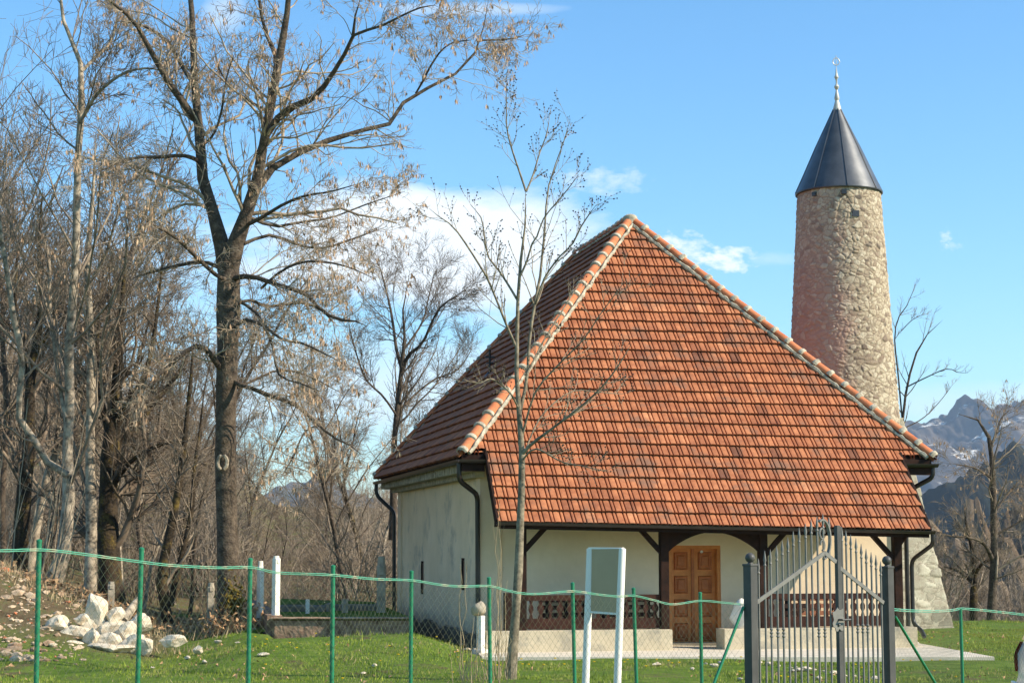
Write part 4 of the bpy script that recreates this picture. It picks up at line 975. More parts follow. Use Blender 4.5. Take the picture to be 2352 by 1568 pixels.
tE = [traced([(256, 1400, 74), (255, 1370, 60), (251, 1288, 52), (248, 1191, 46), (250, 1094, 44), (256, 1010, 40), (262, 950, 30), (270, 860, 22), (275, 760, 16), (285, 640, 10), (295, 500, 5)], 45, 0, K=14),
      traced([(258, 1000, 22), (290, 930, 18), (330, 870, 14), (352, 780, 10), (365, 680, 7), (375, 580, 4)], 45, -1, K=14),
      traced([(262, 1060, 24), (300, 990, 18), (350, 930, 14), (400, 870, 9), (440, 800, 5)], 45, 1, K=14),
      traced([(254, 1010, 18), (235, 930, 14), (222, 840, 10), (228, 720, 6), (240, 600, 3)], 45, 1, K=14),
      traced([(256, 1120, 14), (300, 1060, 11), (370, 1020, 8), (450, 1010, 4)], 45, -1.5, K=14)]
make_tree('bare_tree', 'thick dark trunk covered in brown moss with fanning limbs', tE, (M['bark_dark'], M['twig_dark']), levels=simple_levels(15, 6, 5, .34), seed=33, rmin=.006)
tF = [traced([(388, 1450, 30), (385, 1420, 26), (371, 1336, 24), (380, 1270, 22), (390, 1224, 20), (409, 1127, 17), (419, 1062, 14), (430, 950, 10), (440, 850, 7), (445, 760, 4)], 42, 0, K=14),
      traced([(392, 1390, 15), (397, 1359, 14), (410, 1300, 13), (423, 1256, 12), (442, 1159, 11), (446, 1078, 9), (460, 980, 6), (470, 880, 3)], 42, .8, K=14)]
make_tree('bare_tree', 'dark twin stemmed tree growing beside the big forked ash', tF, (M['bark_dark'], M['twig']), levels=simple_levels(12, 5, 4, .26), seed=34, rmin=.006)
tH = [traced([(45, 1330, 44), (48, 1250, 38), (55, 1130, 34), (66, 1030, 28), (69, 883, 24), (81, 810, 20), (95, 700, 14), (90, 560, 9), (100, 420, 4)], 47, 0, K=14),
      traced([(70, 900, 14), (50, 800, 11), (35, 680, 8), (45, 540, 4)], 47, 1, K=14), traced([(80, 820, 12), (120, 740, 9), (140, 640, 6), (135, 520, 3)], 47, -1, K=14)]
make_tree('bare_tree', 'dark trunked tree half hidden at the left edge of the photo', tH, (M['bark_dark'], M['twig_dark']), levels=simple_levels(15, 6, 5, .34), seed=35, rmin=.006)

# --- trees on the right
t1 = [traced([(2276, 1440, 24), (2280, 1360, 20), (2284, 1290, 19), (2283, 1200, 16), (2282, 1145, 15), (2279, 1080, 13), (2275, 1018, 11), (2262, 985, 9), (2240, 960, 6), (2200, 950, 3)], 53, 0),
      traced([(2276, 1025, 8), (2290, 990, 7), (2300, 960, 4), (2320, 940, 3)], 53, 1), traced([(2282, 1290, 14), (2262, 1250, 10), (2230, 1235, 7), (2180, 1230, 5), (2140, 1215, 3)], 53, -1),
      traced([(2283, 1180, 7), (2310, 1140, 6), (2345, 1100, 4)], 53, 1), traced([(2280, 1100, 7), (2240, 1075, 5), (2190, 1065, 3)], 53, -1), traced([(2280, 1230, 7), (2320, 1210, 5), (2370, 1180, 3)], 53, 0)]
make_tree('bare_tree', 'thin leaning tree at the lawn edge before the rocky mountain', t1, (M['bark_ash'], M['twig']), levels=simple_levels(8, 5, 4, .34), seed=41, limb_from=0, seeds=160, seed_size=.10, rmin=.004, thin=.8)
t2 = [traced([(2237, 1440, 22), (2236, 1380, 18), (2238, 1320, 14), (2233, 1260, 10), (2220, 1210, 6), (2215, 1160, 3)], 54.5, 0), traced([(2237, 1340, 9), (2200, 1310, 7), (2165, 1300, 4)], 54.5, 1), traced([(2238, 1320, 9), (2260, 1290, 6), (2290, 1280, 3)], 54.5, -1)]
make_tree('bare_tree', 'short crooked mossy tree left of the thin leaning tree', t2, (M['bark_dark'], M['twig']), levels=simple_levels(10, 5, 4, .4), seed=42, rmin=.005)
t3 = [traced([(2060, 1260, 18), (2068, 1100, 14), (2074, 960, 11), (2084, 885, 10), (2103, 815, 8), (2125, 775, 6), (2149, 745, 4), (2165, 735, 3)], 57, 0),
      traced([(2072, 960, 7), (2062, 850, 7), (2055, 780, 6), (2062, 733, 5), (2084, 700, 4), (2104, 650, 3)], 57, .5), traced([(2080, 890, 6), (2120, 870, 5), (2174, 847, 4), (2200, 855, 3), (2222, 856, 2)], 57, -1),
      traced([(2072, 985, 5), (2120, 960, 4), (2160, 920, 3), (2190, 880, 2)], 57, .5), traced([(2070, 760, 4), (2095, 735, 3), (2120, 722, 2)], 57, 0)]
make_tree('bare_tree', 'slim dark tree behind the minaret against the sky', t3, (M['bark_ash'], M['twig']), thin=.55, levels=[(12, .25, 1, 38, .20, .5, 5, .1, .1, .3), (4, .2, 1, 34, .5, .6, 4, .1, .1, .15)], seed=43, rmin=.005)

# --- archetypes for the wood behind, copied
def archetype(seed, h, rb_, lean, m0, m1, label, group):
    g = np.random.default_rng(seed); n_ = 10; pts = []
    p = np.array([0, 0, -.3]); d = np.array([lean, 0, 1.0])
    for i in range(n_):
        s = i/(n_-1); pts.append([*p, rb_*(1-.85*s)]); d = d+g.normal(0, .10, 3)*np.array([1, 1, .2]); d /= np.linalg.norm(d); p = p+d*h/(n_-1)
    main = cr(pts, 14); limbs = [main]
    for k in range(5):
        s = .35+.09*k; i = int(s*13); p0 = main[i]; a = g.random()*6.28; d = np.array([math.cos(a)*.55, math.sin(a)*.55, 1.0]); q = []
        p = p0[:3].copy()
        for j in range(6):
            q.append([*p, p0[3]*.6*(1-.14*j)]); d = d+g.normal(0, .12, 3); d[2] += .05; d /= np.linalg.norm(d); p = p+d*h*.09*(1.2-s)
        limbs.append(cr(q, 14))
    return make_tree('bare_tree', label, limbs, (m0, m1), levels=[(12, .15, 1, 42, .36, .4, 7, .06, .15, .8), (6, .1, 1, 38, .5, .55, 5, .06, .17, .45), (6, .15, 1, 34, .6, .7, 4, .05, .17, .28)], seed=seed, base=(0, 0, 0), rmin=.007, group=group, trunk_sides=7)
GL = 'slim bare trees in the wood behind'
LB = 'slim bare grey brown tree in the wood behind the big ash'
arch = [archetype(101, 14, .13, .05, M['bark_ash'], M['twig'], LB, GL), archetype(102, 15.5, .16, -.05, M['bark_dark'], M['twig_dark'], LB, GL),
        archetype(103, 12.5, .10, .0, M['bark_ash'], M['twig'], LB, GL), archetype(104, 11.5, .10, .08, M['bark_pale'], M['twig'], LB, GL)]
def copy_tree(o, parent=None):
    c = o.copy(); COL.objects.link(c)
    if parent is not None: c.parent = parent
    for ch in list(o.children): copy_tree(ch, c)
    return c
spots = [(-40, 48, 1.2, 0), (25, 52, 1.25, 2), (90, 50, 1.0, 0), (150, 56, 1.0, 3), (235, 52, .9, 2), (285, 50, .75, 3), (60, 49, 1.3, 3), (330, 56, .85, 0), (395, 57, .8, 1),
         (435, 52, .72, 2), (465, 60, .85, 0), (500, 64, .68, 3), (10, 62, 1.15, 2), (70, 66, 1.1, 0), (200, 66, 1.0, 3), (265, 68, .85, 2), (380, 70, .75, 1), (-80, 58, 1.2, 3),
         (600, 66, .30, 2), (648, 72, .26, 0), (690, 62, .26, 3), (735, 70, .38, 2), (780, 60, .50, 2), (808, 58, .68, 0), (845, 66, .72, 1), (872, 70, .8, 3), (760, 78, .6, 0), (560, 76, .55, 1), (-20, 78, 1.0, 1), (300, 80, .8, 2),
         (330, 46, .55, 3)]
used = set()
for i, (px, Y, sc, a) in enumerate(spots):
    o = arch[a] if a not in used else copy_tree(arch[a]); used.add(a)
    x = kx(px)*Y; o.location = (x, Y, float(gz(x, Y))-.1); o.scale = (sc, sc, sc*random.uniform(.95, 1.06)); o.rotation_euler = (0, 0, random.uniform(0, 6.28))
    if px > 540:
        o['label'] = 'thin low bare tree in the scrub between the big ash and the mosque'; o['group'] = 'thin trees in the scrub left of the mosque'
for (px, Y, sc, a, dz) in [(2150, 60, .38, 2, 0), (2190, 64, .42, 0, 0), (2325, 62, .5, 3, 0), (2350, 56, .40, 2, 0), (2260, 70, .5, 1, 0), (2215, 58, .30, 3, 0), (2130, 66, .45, 1, 0), (2300, 75, .55, 0, 0), (2175, 74, .5, 3, 0)]:
    o = copy_tree(arch[a]); x = kx(px)*Y; o.location = (x, Y, float(gz(x, Y))-.1); o.scale = (sc, sc, sc); o.rotation_euler = (0, 0, random.uniform(0, 6.28))
    o['label'] = 'small twiggy bare tree on the slope below the right lawn edge'; o['group'] = 'small trees below the right lawn edge'

# --- thicket on the slopes: stuff
def bush_pts(seed, h, n_):
    g = np.random.default_rng(seed); a = g.random(n_)*6.28; d = np.stack([np.cos(a)*g.uniform(.1, .7, n_), np.sin(a)*g.uniform(.1, .7, n_), np.ones(n_)], 1); d /= np.linalg.norm(d, axis=1, keepdims=True)
    p = np.zeros((n_, 6, 3)); p[:, 0, :2] = g.normal(0, .35, (n_, 2)); p[:, 0, 2] = -.3; L_ = h*g.uniform(.5, 1.1, n_)
    for j in range(1, 6):
        d = d+g.normal(0, .12, d.shape); d /= np.linalg.norm(d, axis=1, keepdims=True); p[:, j] = p[:, j-1]+d*(L_/5)[:, None]
    r = np.linspace(1, .4, 6)[None]*g.uniform(.010, .022, n_)[:, None]
    a1, b1 = grow(p, r, 6, .2, 1, R(38), .42, .6, 4, .05, .15, g, rmin=.006); a2, b2 = grow(a1, b1, 3, .2, 1, R(36), .6, .7, 3, .04, .18, g, rmin=.006)
    return join([tubes(p, r, 3), tubes(a1, b1, 3), tubes(a2, b2, 3)])
bushes = [bush_pts(s_, 3.2, 16) for s_ in (1, 2, 3)]
def thicket(name, spots_, m, kind='stuff'):
    parts = []
    for (x, y, s_, r_) in spots_:
        V, f = bushes[random.randrange(3)]; c_, n_ = math.cos(r_), math.sin(r_)
        z = float(gz(x, y)); parts.append((np.stack([V[:, 0]*c_-V[:, 1]*n_, V[:, 0]*n_+V[:, 1]*c_, V[:, 2]], 1)*s_+np.array([x, y, z]), f))
    V, f = join(parts); return tag(meshobj(name, V, f, m), kind='stuff')
sp_ = []
for i in range(250):
    px = random.uniform(-120, 920); Y = random.uniform(50, 120); s_ = random.uniform(.7, 1.25)
    if px < 470 and Y < 52: continue
    if 570 < px < 770: s_ *= .5
    x = kx(px)*Y; sp_.append((x, Y, s_, random.uniform(0, 6.28)))
tag(thicket('thicket', sp_, M['twig']), 'dense brown leafless scrub covering the slope behind the trees', 'scrub')
sp_ = [(kx(px)*Y, Y, random.uniform(.5, 1.0), random.uniform(0, 6.28)) for px, Y in [(random.uniform(2080, 2420), random.uniform(53, 85)) for _ in range(70)]]
tag(thicket('thicket', sp_, M['twig']), 'bare brown bushes on the slope beyond the right lawn', 'scrub')

# ------------------------------------------------------------------ sign board
YS = 18.0; A, B = P(1350, 1400, YS), P(1427, 1400, YS-.20)
sign = thing('sign_board', 'narrow white framed sign board seen from behind on two white posts', 'sign', (float((A[0]+B[0])/2), YS, 0))
for xa, xb in ((1356, 1345), (1429, 1418)):
    yy = YS if xa < 1400 else YS-.20; q = MB(); p1 = P(xa, 1259, yy); p0 = P(xb, 1568, yy); d = p0-p1; p0 = p1+d*((p1[2])/(p1[2]-p0[2]))
    q.tube([p0, p1], .037, 14); q.build('post', M['white'], sign, smooth=True)
q = MB(); a_, b_ = P(1357, 1333, YS-.02), P(1424, 1333, YS-.215); q.bar(a_, b_, .014, .62); q.build('panel', M['boardback'], sign)
q = MB(); q.bar(P(1354, 1258, YS), P(1431, 1259, YS-.20), .05, .018); q.build('frame', M['white'], sign); q = MB(); q.bar(P(1349, 1404, YS), P(1422, 1409, YS-.20), .03, .02); q.build('frame', M['white'], sign)

# ------------------------------------------------------------------ fence
fence_px = [(-150, 1216, 9.3), (90, 1243, 10.0), (325, 1261, 10.7), (575, 1285, 11.6), (765, 1301, 11.9), (945, 1313, 12.9), (1123, 1328, 13.5), (1315, 1340, 14.1), (1455, 1352, 14.6), (1608, 1362, 15.1)]
bot_px = {90: 83, 325: 316, 575: 570, 765: 762, 945: 943, 1123: 1126, 1315: 1320, 1455: 1462, 1608: 1612, -150: -165}
def fence(label, posts, tops_extra, sag):
    b0 = P(posts[0][0], posts[0][1], posts[0][2]); root = thing('wire_fence', label, 'fence', (float(b0[0]), float(b0[1]), 0))
    pts = []
    for px, py, Y in posts:
        p1 = P(px, py, Y); pb = P(bot_px.get(px, px), 1568, Y); d = pb-p1; p0 = p1+d*(p1[2]/(p1[2]-pb[2]))
        q = MB(); pr_ = .0145 if px < 2000 else .018; q.tube([p0, p1], pr_, 12); q.lathe(p1-ZU*.005, [(pr_*1.12, 0), (pr_*1.12, .012), (.006, .018)], 12); q.build('post', M['greengal'], root, smooth=True); pts.append((p0, p1))
    return root, pts
f1, fp = fence('green wire mesh fence with many slim posts running left from the gate', fence_px, None, None)
wire_px = [(-150, 1262), (0, 1264), (90, 1262), (160, 1268), (325, 1290), (400, 1298), (500, 1303), (575, 1302), (620, 1312), (660, 1316), (765, 1320), (860, 1329), (945, 1332), (1010, 1342), (1060, 1346), (1123, 1345), (1160, 1354), (1200, 1362), (1240, 1363), (1315, 1357), (1370, 1364), (1420, 1369), (1455, 1367), (1500, 1377), (1545, 1387), (1608, 1379), (1660, 1383), (1710, 1388)]
yfn = lambda px: np.interp(px, [a for a, _, _ in fence_px]+[1720], [c_ for _, _, c_ in fence_px]+[15.35])
wp = [P(x, y, float(yfn(x))-.03) for x, y in wire_px]
wc = cr([[*p_, .007] for p_ in wp], 150)
ts = np.arange(150)*.9
q = MB(); 
for ph in (0, math.pi): q.tube([c_[:3]+np.array([0, 0, math.cos(ph)*.005+.0008*math.sin(a*3+ph)]) for c_, a in zip(wc, ts)], .003, 5)
q.build('top_wire', M['wire'], f1, smooth=True)
# chain link below the top wire
def chain(root, wc, drop, cell=.06):
    d = np.concatenate([[0], np.cumsum(np.linalg.norm(np.diff(wc[:, :2], axis=0), axis=1))]); Ln = d[-1]
    f_ = lambda s: np.stack([np.interp(s, d, wc[:, k]) for k in range(3)], -1)
    n_ = int(Ln/cell); Kk = 10; out = []
    for sg in (1, -1):
        s0 = np.arange(-int(drop/cell/1)*1, n_+int(drop/cell)+1)*cell
        t_ = np.linspace(0, drop, Kk); ss = s0[:, None]+sg*t_[None]*.9
        base = f_(np.clip(ss, 0, Ln)); base[:, :, 2] -= t_[None]; ok = ((ss >= 0) & (ss <= Ln))
        for a in range(Kk-1):
            m = ok[:, a] & ok[:, a+1]; out.append(np.stack([base[m, a], base[m, a+1]], 1))
    Pn = np.concatenate(out); V, f = tubes(Pn, np.full(Pn.shape[:2], .0009), 3)
    meshobj('mesh_panel', V, f, M['mesh'], root)
chain(f1, wc, 1.5)
# brace from gate post
q = MB(); a_ = P(1708, 1392, 15.3); b_ = P(1640, 1568, 15.1); q.tube([a_, a_+(b_-a_)*2.2], .0125, 10); q.build('brace', M['greengal'], f1, smooth=True)
posts2 = [(2206, 1398, 19.5), (2420, 1408, 21.0)]
bot_px[2206] = 2211; bot_px[2420] = 2428
f2, fp2 = fence('short green wire mesh fence right of the grey gate', posts2, None, None)
wp2 = [P(x, y, Y) for x, y, Y in [(2052, 1399, 16.35), (2100, 1402, 17.2), (2150, 1403, 18.2), (2190, 1400, 19.2), (2206, 1397, 19.5), (2240, 1399, 19.8), (2300, 1405, 20.3), (2352, 1411, 20.7), (2420, 1420, 21)]]
wc2 = cr([[*p_, .007] for p_ in wp2], 50)
q = MB(); 
for ph in (0, math.pi): q.tube([c_[:3]+np.array([0, 0, math.cos(ph)*.008+.001*math.sin(a*3+ph)]) for c_, a in zip(wc2, ts)], .0045, 5)
q.build('top_wire', M['wire'], f2, smooth=True)
chain(f2, wc2, 1.5)
q = MB(); a_ = P(2056, 1415, 16.4); b_ = P(2148, 1568, 17.2); q.tube([a_, a_+(b_-a_)*1.9], .013, 10); q.build('brace', M['greengal'], f2, smooth=True)

# ------------------------------------------------------------------ gate
GA = np.array([P(1723, 1400, 15.3)[0], 15.3]); GB = np.array([P(2037, 1400, 16.35)[0], 16.35])
def G(px, py): return PL(px, py, GA, GB)
gd = np.array([*(GB-GA), 0]); gd /= np.linalg.norm(gd); gnv = np.array([gd[1], -gd[0], 0]); gang = math.atan2(gd[1], gd[0])
gate = thing('gate', 'grey wrought iron double gate with arched spear topped bars between two square posts', 'gate', (float(GA[0]), float(GA[1]), 0), 0)
for px, ptop in ((1723, 1298), (2037, 1303)):
    c_ = G(px, ptop); q = MB(); h = c_[2]; ang_ = gang+R(4); q.box([c_[0], c_[1], h/2], (.085, .085, h), ang_); q.box([c_[0], c_[1], h+.004], (.095, .095, .02), ang_)
    po = q.build('gate_post', M['iron'], gate, bevel=.004)
    q = MB(); q.lathe(np.array([c_[0], c_[1], h+.012]), [(.03, 0), (.02, .008), (.018, .015)]+[(.042*math.sin(a), .052-.042*math.cos(a)) for a in np.linspace(.45, math.pi-.02, 10)], 18); q.build('ball', M['iron'], po, smooth=True)
def z8(X, Y): return ((2800+X/1.78)/1.7415, (1850+Y/1.78)/1.7415)
def leaf(bars, diag, xs, knobs, name='gate_leaf'):
    lf = MB()
    # bottom and low rails of the leaf (below the frame of the photograph too)
    for zz in (.12, .62):
        a_ = G(z8(xs[0], 0)[0], 1568); b_ = G(z8(xs[1], 0)[0], 1568); a_[2] = b_[2] = zz; q = MB(); q.bar(a_, b_, .012, .04); q.build('leaf_rail', M['iron'], gate)
    pts = [G(*z8(*d)) for d in diag]
    for a_, b_ in zip(pts[:-1], pts[1:]): lf.bar(a_+gnv*.012, b_+gnv*.012, .012, .034)
    lo = lf.build('leaf_frame', M['iron_pale'], gate)
    for X_, Y_ in bars:
        p1 = G(*z8(X_, Y_)); p0 = p1.copy(); p0[2] = .10; q = MB()
        q.tube([p0, p1-ZU*.13], .0092, 8)
        q.lathe(p1-ZU*.135, [(.0085, 0), (.014, .012), (.0085, .024), (.007, .03), (.014, .055), (.010, .08), (.002, .135)], 8)
        if X_ in knobs:
            zk = G(*z8(X_, knobs[X_]))[2]
            for k in range(3): q.lathe(np.array([p1[0], p1[1], zk-.03+k*.03]), [(.007, -.012), (.015, -.004), (.015, .004), (.007, .012)], 8)
        q.build('bar', M['iron_pale'], lo, smooth=True)
    return lo
left_bars = [(415, 680), (460, 625), (500, 615), (545, 590), (585, 550), (625, 530), (663, 485), (705, 460), (750, 430), (790, 400), (832, 380), (874, 360), (917, 385)]
leaf(left_bars, [(385, 1000), (880, 640), (962, 705)], (385, 960), {500: 1210, 545: 1210, 585: 1210, 832: 1210, 874: 1210})
right_bars = [(1008, 455), (1038, 480), (1072, 510), (1110, 535), (1147, 575), (1182, 610), (1218, 635), (1252, 655), (1285, 700)]
leaf(right_bars, [(985, 745), (1300, 995)], (985, 1300), {1110: 1180, 1147: 1180, 1182: 1180})
p1 = G(*z8(975, 445)); q = MB(); q.box([p1[0], p1[1], p1[2]/2], (.038, .038, p1[2]), gang); q.box([p1[0]+.03*gd[0]-.0*gnv[0], p1[1]+.03*gd[1], p1[2]/2], (.018, .03, p1[2]-.02), gang)
st = q.build('stile', M['iron'], gate, bevel=.002)
# scroll ring
c_ = G(*z8(872, 545)); arcp = [c_+gd*(.095*math.sin(a))+ZU*(.17*math.cos(a)) for a in np.linspace(-.45, math.pi*.97, 18)]
q = MB()
for a_, b_ in zip(arcp[:-1], arcp[1:]): q.bar(a_, b_, .014, .030, up=gnv)
q.tube([c_+gd*(.03*math.cos(a)-.005)+ZU*(.05+.045*math.sin(a)) for a in np.linspace(0, 5, 14)], .009, 6)
q.tube([c_+gd*(-.025*math.cos(a)+.0)+ZU*(-.05+.045*math.sin(a)) for a in np.linspace(0, 5, 14)], .009, 6)
q.build('scroll', M['iron_pale'], gate)
# lock plates and handles
def plate(cx, cy, wpx, hpx, off, seed):
    g = random.Random(seed); n_ = 22; c0 = G(*z8(cx, cy)); pts = []
    for i in range(n_):
        a = 2*math.pi*i/n_; r_ = 1+.16*math.sin(a*7+seed); e = (abs(math.cos(a))**4+abs(math.sin(a))**4)**-.25
        pts.append(c0+gnv*off+gd*(math.cos(a)*e*r_*wpx/2*.0016)+ZU*(math.sin(a)*e*r_*hpx/2*.00123))
    q = MB(); q.prism(pts, gnv*.008); return q, c0
q, c0 = plate(968, 1115, 84, 150, .024, 2); pl_ = q.build('lock_plate', M['iron_pale'], gate)
q = MB(); q.tube([c0+gnv*.03, c0+gnv*.075, c0+gnv*.08+gd*.10], .009, 8); q.lathe(c0+gnv*.034-ZU*.055, [(.012, 0), (.016, .01), (.012, .02)], 8); q.build('handle', M['iron'], pl_, smooth=True)
q = MB(); q.box(c0+gd*.05+ZU*-.01, (.05, .03, .15), gang); q.build('lock_box', M['iron'], gate)

# ------------------------------------------------------------------ car at the right edge
YC = 23.0; cl_ = P(2333, 1500, YC)
car = thing('parked_car', 'white car with red tail light, only its rear corner showing at the right edge', 'car', (float(cl_[0]), YC, -.3), R(-10))
def C(x, y, z): 
    a = R(-10); return np.array([cl_[0]+.03+x*math.cos(a)-y*math.sin(a), YC+x*math.sin(a)+y*math.cos(a), z-.30])
prof_low = [(.06, .30), (.0, .42), (-.015, .62), (.035, .72), (.05, .80), (.05, 1.05), (.12, 1.20), (.30, 1.62), (.55, 1.68), (2.3, 1.66), (3.05, 1.10), (4.0, .98), (4.25, .75), (4.28, .35)]
zs = np.array(prof_low); half = .86; q = MB(); rings = []
yy_ = [-half, -half*.93, -half*.7, 0, half*.7, half*.93, half]
V = []
for k, y_ in enumerate(yy_):
    ins = [.12, .03, 0, 0, 0, .03, .12][k]
    for (x_, z_) in prof_low:
        nar = .0 if z_ < 1.0 else (z_-1.0)*.25*abs(y_)/half
        cx = 2.1; V.append(C(x_+(cx-x_)*ins*.35, y_*(1-nar), z_ if z_ < .5 else z_-ins*.12))
np_ = len(prof_low); f = [[a*np_+b_, a*np_+b_+1, (a+1)*np_+b_+1, (a+1)*np_+b_] for a in range(6) for b_ in range(np_-1)]
q.add(V, [np.array(f)]); q.F.setdefault(np_, []).append(np.array([[b_ for b_ in range(np_)], [6*np_+b_ for b_ in range(np_)][::-1]]))
f_ = [[a*np_, (a+1)*np_, (a+1)*np_+np_-1, a*np_+np_-1] for a in range(6)]; q.F[4].append(np.array(f_))
body = q.build('body', M['carpaint'], car, smooth=True)
for sg in (-1, 1):
    q = MB(); V = []
    for z_ in np.linspace(.82, 1.20, 7):
        for k, (yq, xq) in enumerate([(.845, .42), (.868, .24), (.845, .09), (.80, .045), (.68, .025)]):
            s_ = math.sin((z_-.82)/.38*math.pi)**.35
            V.append(C(xq+(.12*(max(z_-1.05, 0))/.15*.5)-.012*s_, sg*(yq*(1+.014*s_)-max(z_-1.0, 0)*.25), z_))
    q.add(V, [np.array([[a*5+b_, a*5+b_+1, (a+1)*5+b_+1, (a+1)*5+b_] for a in range(6) for b_ in range(4)])]); q.build('tail_light', M['taillight'], car, smooth=True)
    for xw in (.85, 3.45):
        q = MB(); a_, b_ = C(xw, sg*.68, .33), C(xw, sg*.875, .33); q.tube([a_, b_], .33, 24); wh = q.build('wheel', M['tyre'], car); q = MB(); q.tube([b_, b_+(b_-a_)*.05], .2, 16); q.build('rim', M['iron_pale'], wh)
q = MB(); q.add([C(.115, -.62, 1.24), C(.115, .62, 1.24), C(.255, .54, 1.56), C(.255, -.54, 1.56)], [np.array([[0, 1, 2, 3]])]); q.build('rear_window', M['glass'], car, fix=False)
q = MB(); q.box(C(.0, 0, .60), (.06, 1.6, .20), R(-10)); q.build('bumper', M['carpaint'], car, bevel=.02)

# ------------------------------------------------------------------ gravestones, terrace and retaining wall
def stele(cx, ytop, ybot, Y, wpx, m, label, cap=.25, twist=.35, group=None, hidden=0):
    p1 = P(cx, ytop, Y); p0 = P(cx, ybot, Y); wd = wpx/F*Y; h = p1[2]-p0[2]
    r = thing('gravestone', label, 'gravestone', (float(p0[0]), Y, float(p0[2])), twist, group)
    q = MB(); b = p0.copy(); b[2] += (h*(1-cap)-.3)/2-.0; q.box([p0[0], Y, p0[2]-.15+(h*(1-cap)+.3)/2-.15+.15-.0], (wd, wd*.8, h*(1-cap)+.3), twist); q.build('shaft', m, r, bevel=wd*.06)
    q = MB(); z0 = p0[2]+h*(1-cap); q.lathe(np.array([p0[0], Y, z0]), [(wd*.36, 0), (wd*.36, h*cap*.18), (wd*.58, h*cap*.25), (wd*.60, h*cap*.6), (wd*.50, h*cap*.68), (wd*.44, h*cap), (wd*.15, h*cap*1.02)], 8, twist+math.pi/8); q.build('turban_top', m, r)
    return r
stele(633, 1276, 1418, 36.5, 15, M['palestone'], 'tall bright white gravestone nearest the corner of the retaining wall', cap=.16, twist=.9)
stele(597, 1288, 1408, 38.4, 13, M['palestone'], 'slightly shorter white gravestone just right of the big ash', cap=.3, twist=.9)
stele(875, 1278, 1410, 39.6, 19, M['greystone'], 'grey carved gravestone with dark turban top near the mosque corner', cap=.42, twist=.2)
stele(483, 1338, 1440, 38.6, 15, M['greystone'], 'grey gravestone leaning against the foot of the big ash', cap=.25, twist=.3)
stele(254, 1335, 1408, 40, 15, M['greystone'], 'short square grey stone standing before the mossy trunk', cap=.3, twist=.3)
stele(706, 1383, 1412, 39, 8, M['palestone'], 'small pale gravestone far back in the graveyard', cap=.3)
stele(792, 1378, 1410, 39.6, 13, M['greystone'], 'small dark pointed gravestone low in the graveyard', cap=.4)
# terrace
A_ = [PZ(628, 1417, .38), PZ(935, 1417, .38)]
c0 = P(632, 1417, 36.2); c1 = P(948, 1417, 36.2); zt = .69
q = MB(); back = [np.array([c1[0]-1.6, 47, zt]), np.array([c0[0]-1.9, 50, zt])]; c0[2] = c1[2] = zt
q.prism([np.array([c0[0], c0[1]+.2, zt]), np.array([c1[0], c1[1]+.2, zt]), back[0], back[1]], (0, 0, -.5)); q.prism([np.array([c0[0]+.3, c0[1]+.25, zt-.5]), np.array([c1[0], c1[1]+.25, zt-.5]), np.array([c1[0]-1.6, 47, zt-.5])], (0, 0, -.3)); tag(q.build('terrace_ground', GM), kind='structure')
rw = thing('retaining_wall', 'low mossy stone retaining wall at the edge of the graveyard', 'wall', (float(c0[0]), float(c0[1]), 0))
V, Fx = [], []
n_, m_ = 120, 12
for i in range(n_+1):
    s_ = i/n_; p_ = c0*(1-s_)+c1*s_
    for j in range(m_+1):
        z_ = -.15+(zt+.12)*j/m_; d = .06*(float(fbm(np.array(s_*22.0), np.array(z_*6+3), 3, 3))-.4); V.append([p_[0], p_[1]-d-.05, z_])
f = [[i*(m_+1)+j, (i+1)*(m_+1)+j, (i+1)*(m_+1)+j+1, i*(m_+1)+j+1] for i in range(n_) for j in range(m_)]
q = MB(); q.add(V, [np.array(f)]); q.prism([c0+[-.05, -.02, -.5], c1+[0, -.02, -.5], c1+[0, .3, -.5], c0+[-.05, .3, -.5]], (0, 0, .44)); q.build('wall_face', M['wallstone'], rw, fix=False)
q = MB(); q.prism([c0+[-.08, -.12, .0], c1+[.0, -.12, .0], c1+[0, .25, .0], c0+[-.08, .25, .0]], (0, 0, .03)); q.build('coping', M['copingstone'], rw, bevel=.01)
q = MB(); q.bar(c0+[-.02, .1, -.15], c0+[-1.9, 10, -.15], .3, .42); q.build('return_wall', M['wallstone'], rw)
# grave kerbs (dark low outlines)
for k, (px, py, Y, wpx, lab) in enumerate([(700, 1404, 40.5, 110, 'long dark grave kerb behind the retaining wall, the left one'), (815, 1404, 41.0, 110, 'long dark grave kerb behind the retaining wall, nearest the mosque')]):
    c_ = P(px, py, Y); g_r = wpx/F*Y/2; q = MB()
    for (dx, dy, lx, ly) in ((0, -.4, 2*g_r, .12), (0, .4, 2*g_r, .12), (-g_r, 0, .12, .92), (g_r, 0, .12, .92)): q.box([c_[0]+dx, Y+dy, zt+.02+(.05 if dx > 0 else 0)], (lx, ly, .20))
    tag(q.build('grave_kerb', M['plinth'], loc=(float(c_[0]), Y, zt), bevel=.02), lab, 'grave kerb')
# boulder on white post at the porch corner
c_ = P(1104, 1495, 35.0)
cp_ = thing('stone_post', 'short white post topped by a round mossy boulder at the porch corner', 'post', (float(c_[0]), 35.0, 0))
q = MB(); q.box([c_[0], 35.0, .38], (.12, .12, .84), .9); q.box([c_[0], 35.0, .05], (.24, .24, .22), .9); q.build('post', M['palestone'], cp_, bevel=.012)
V, f = blob(0, (.31, .31, .31), 9, amp=.12, cut=3); meshobj('boulder', V+np.array([c_[0]-.05, 35.0, .93]), f, M['greystone'], cp_, smooth=True)

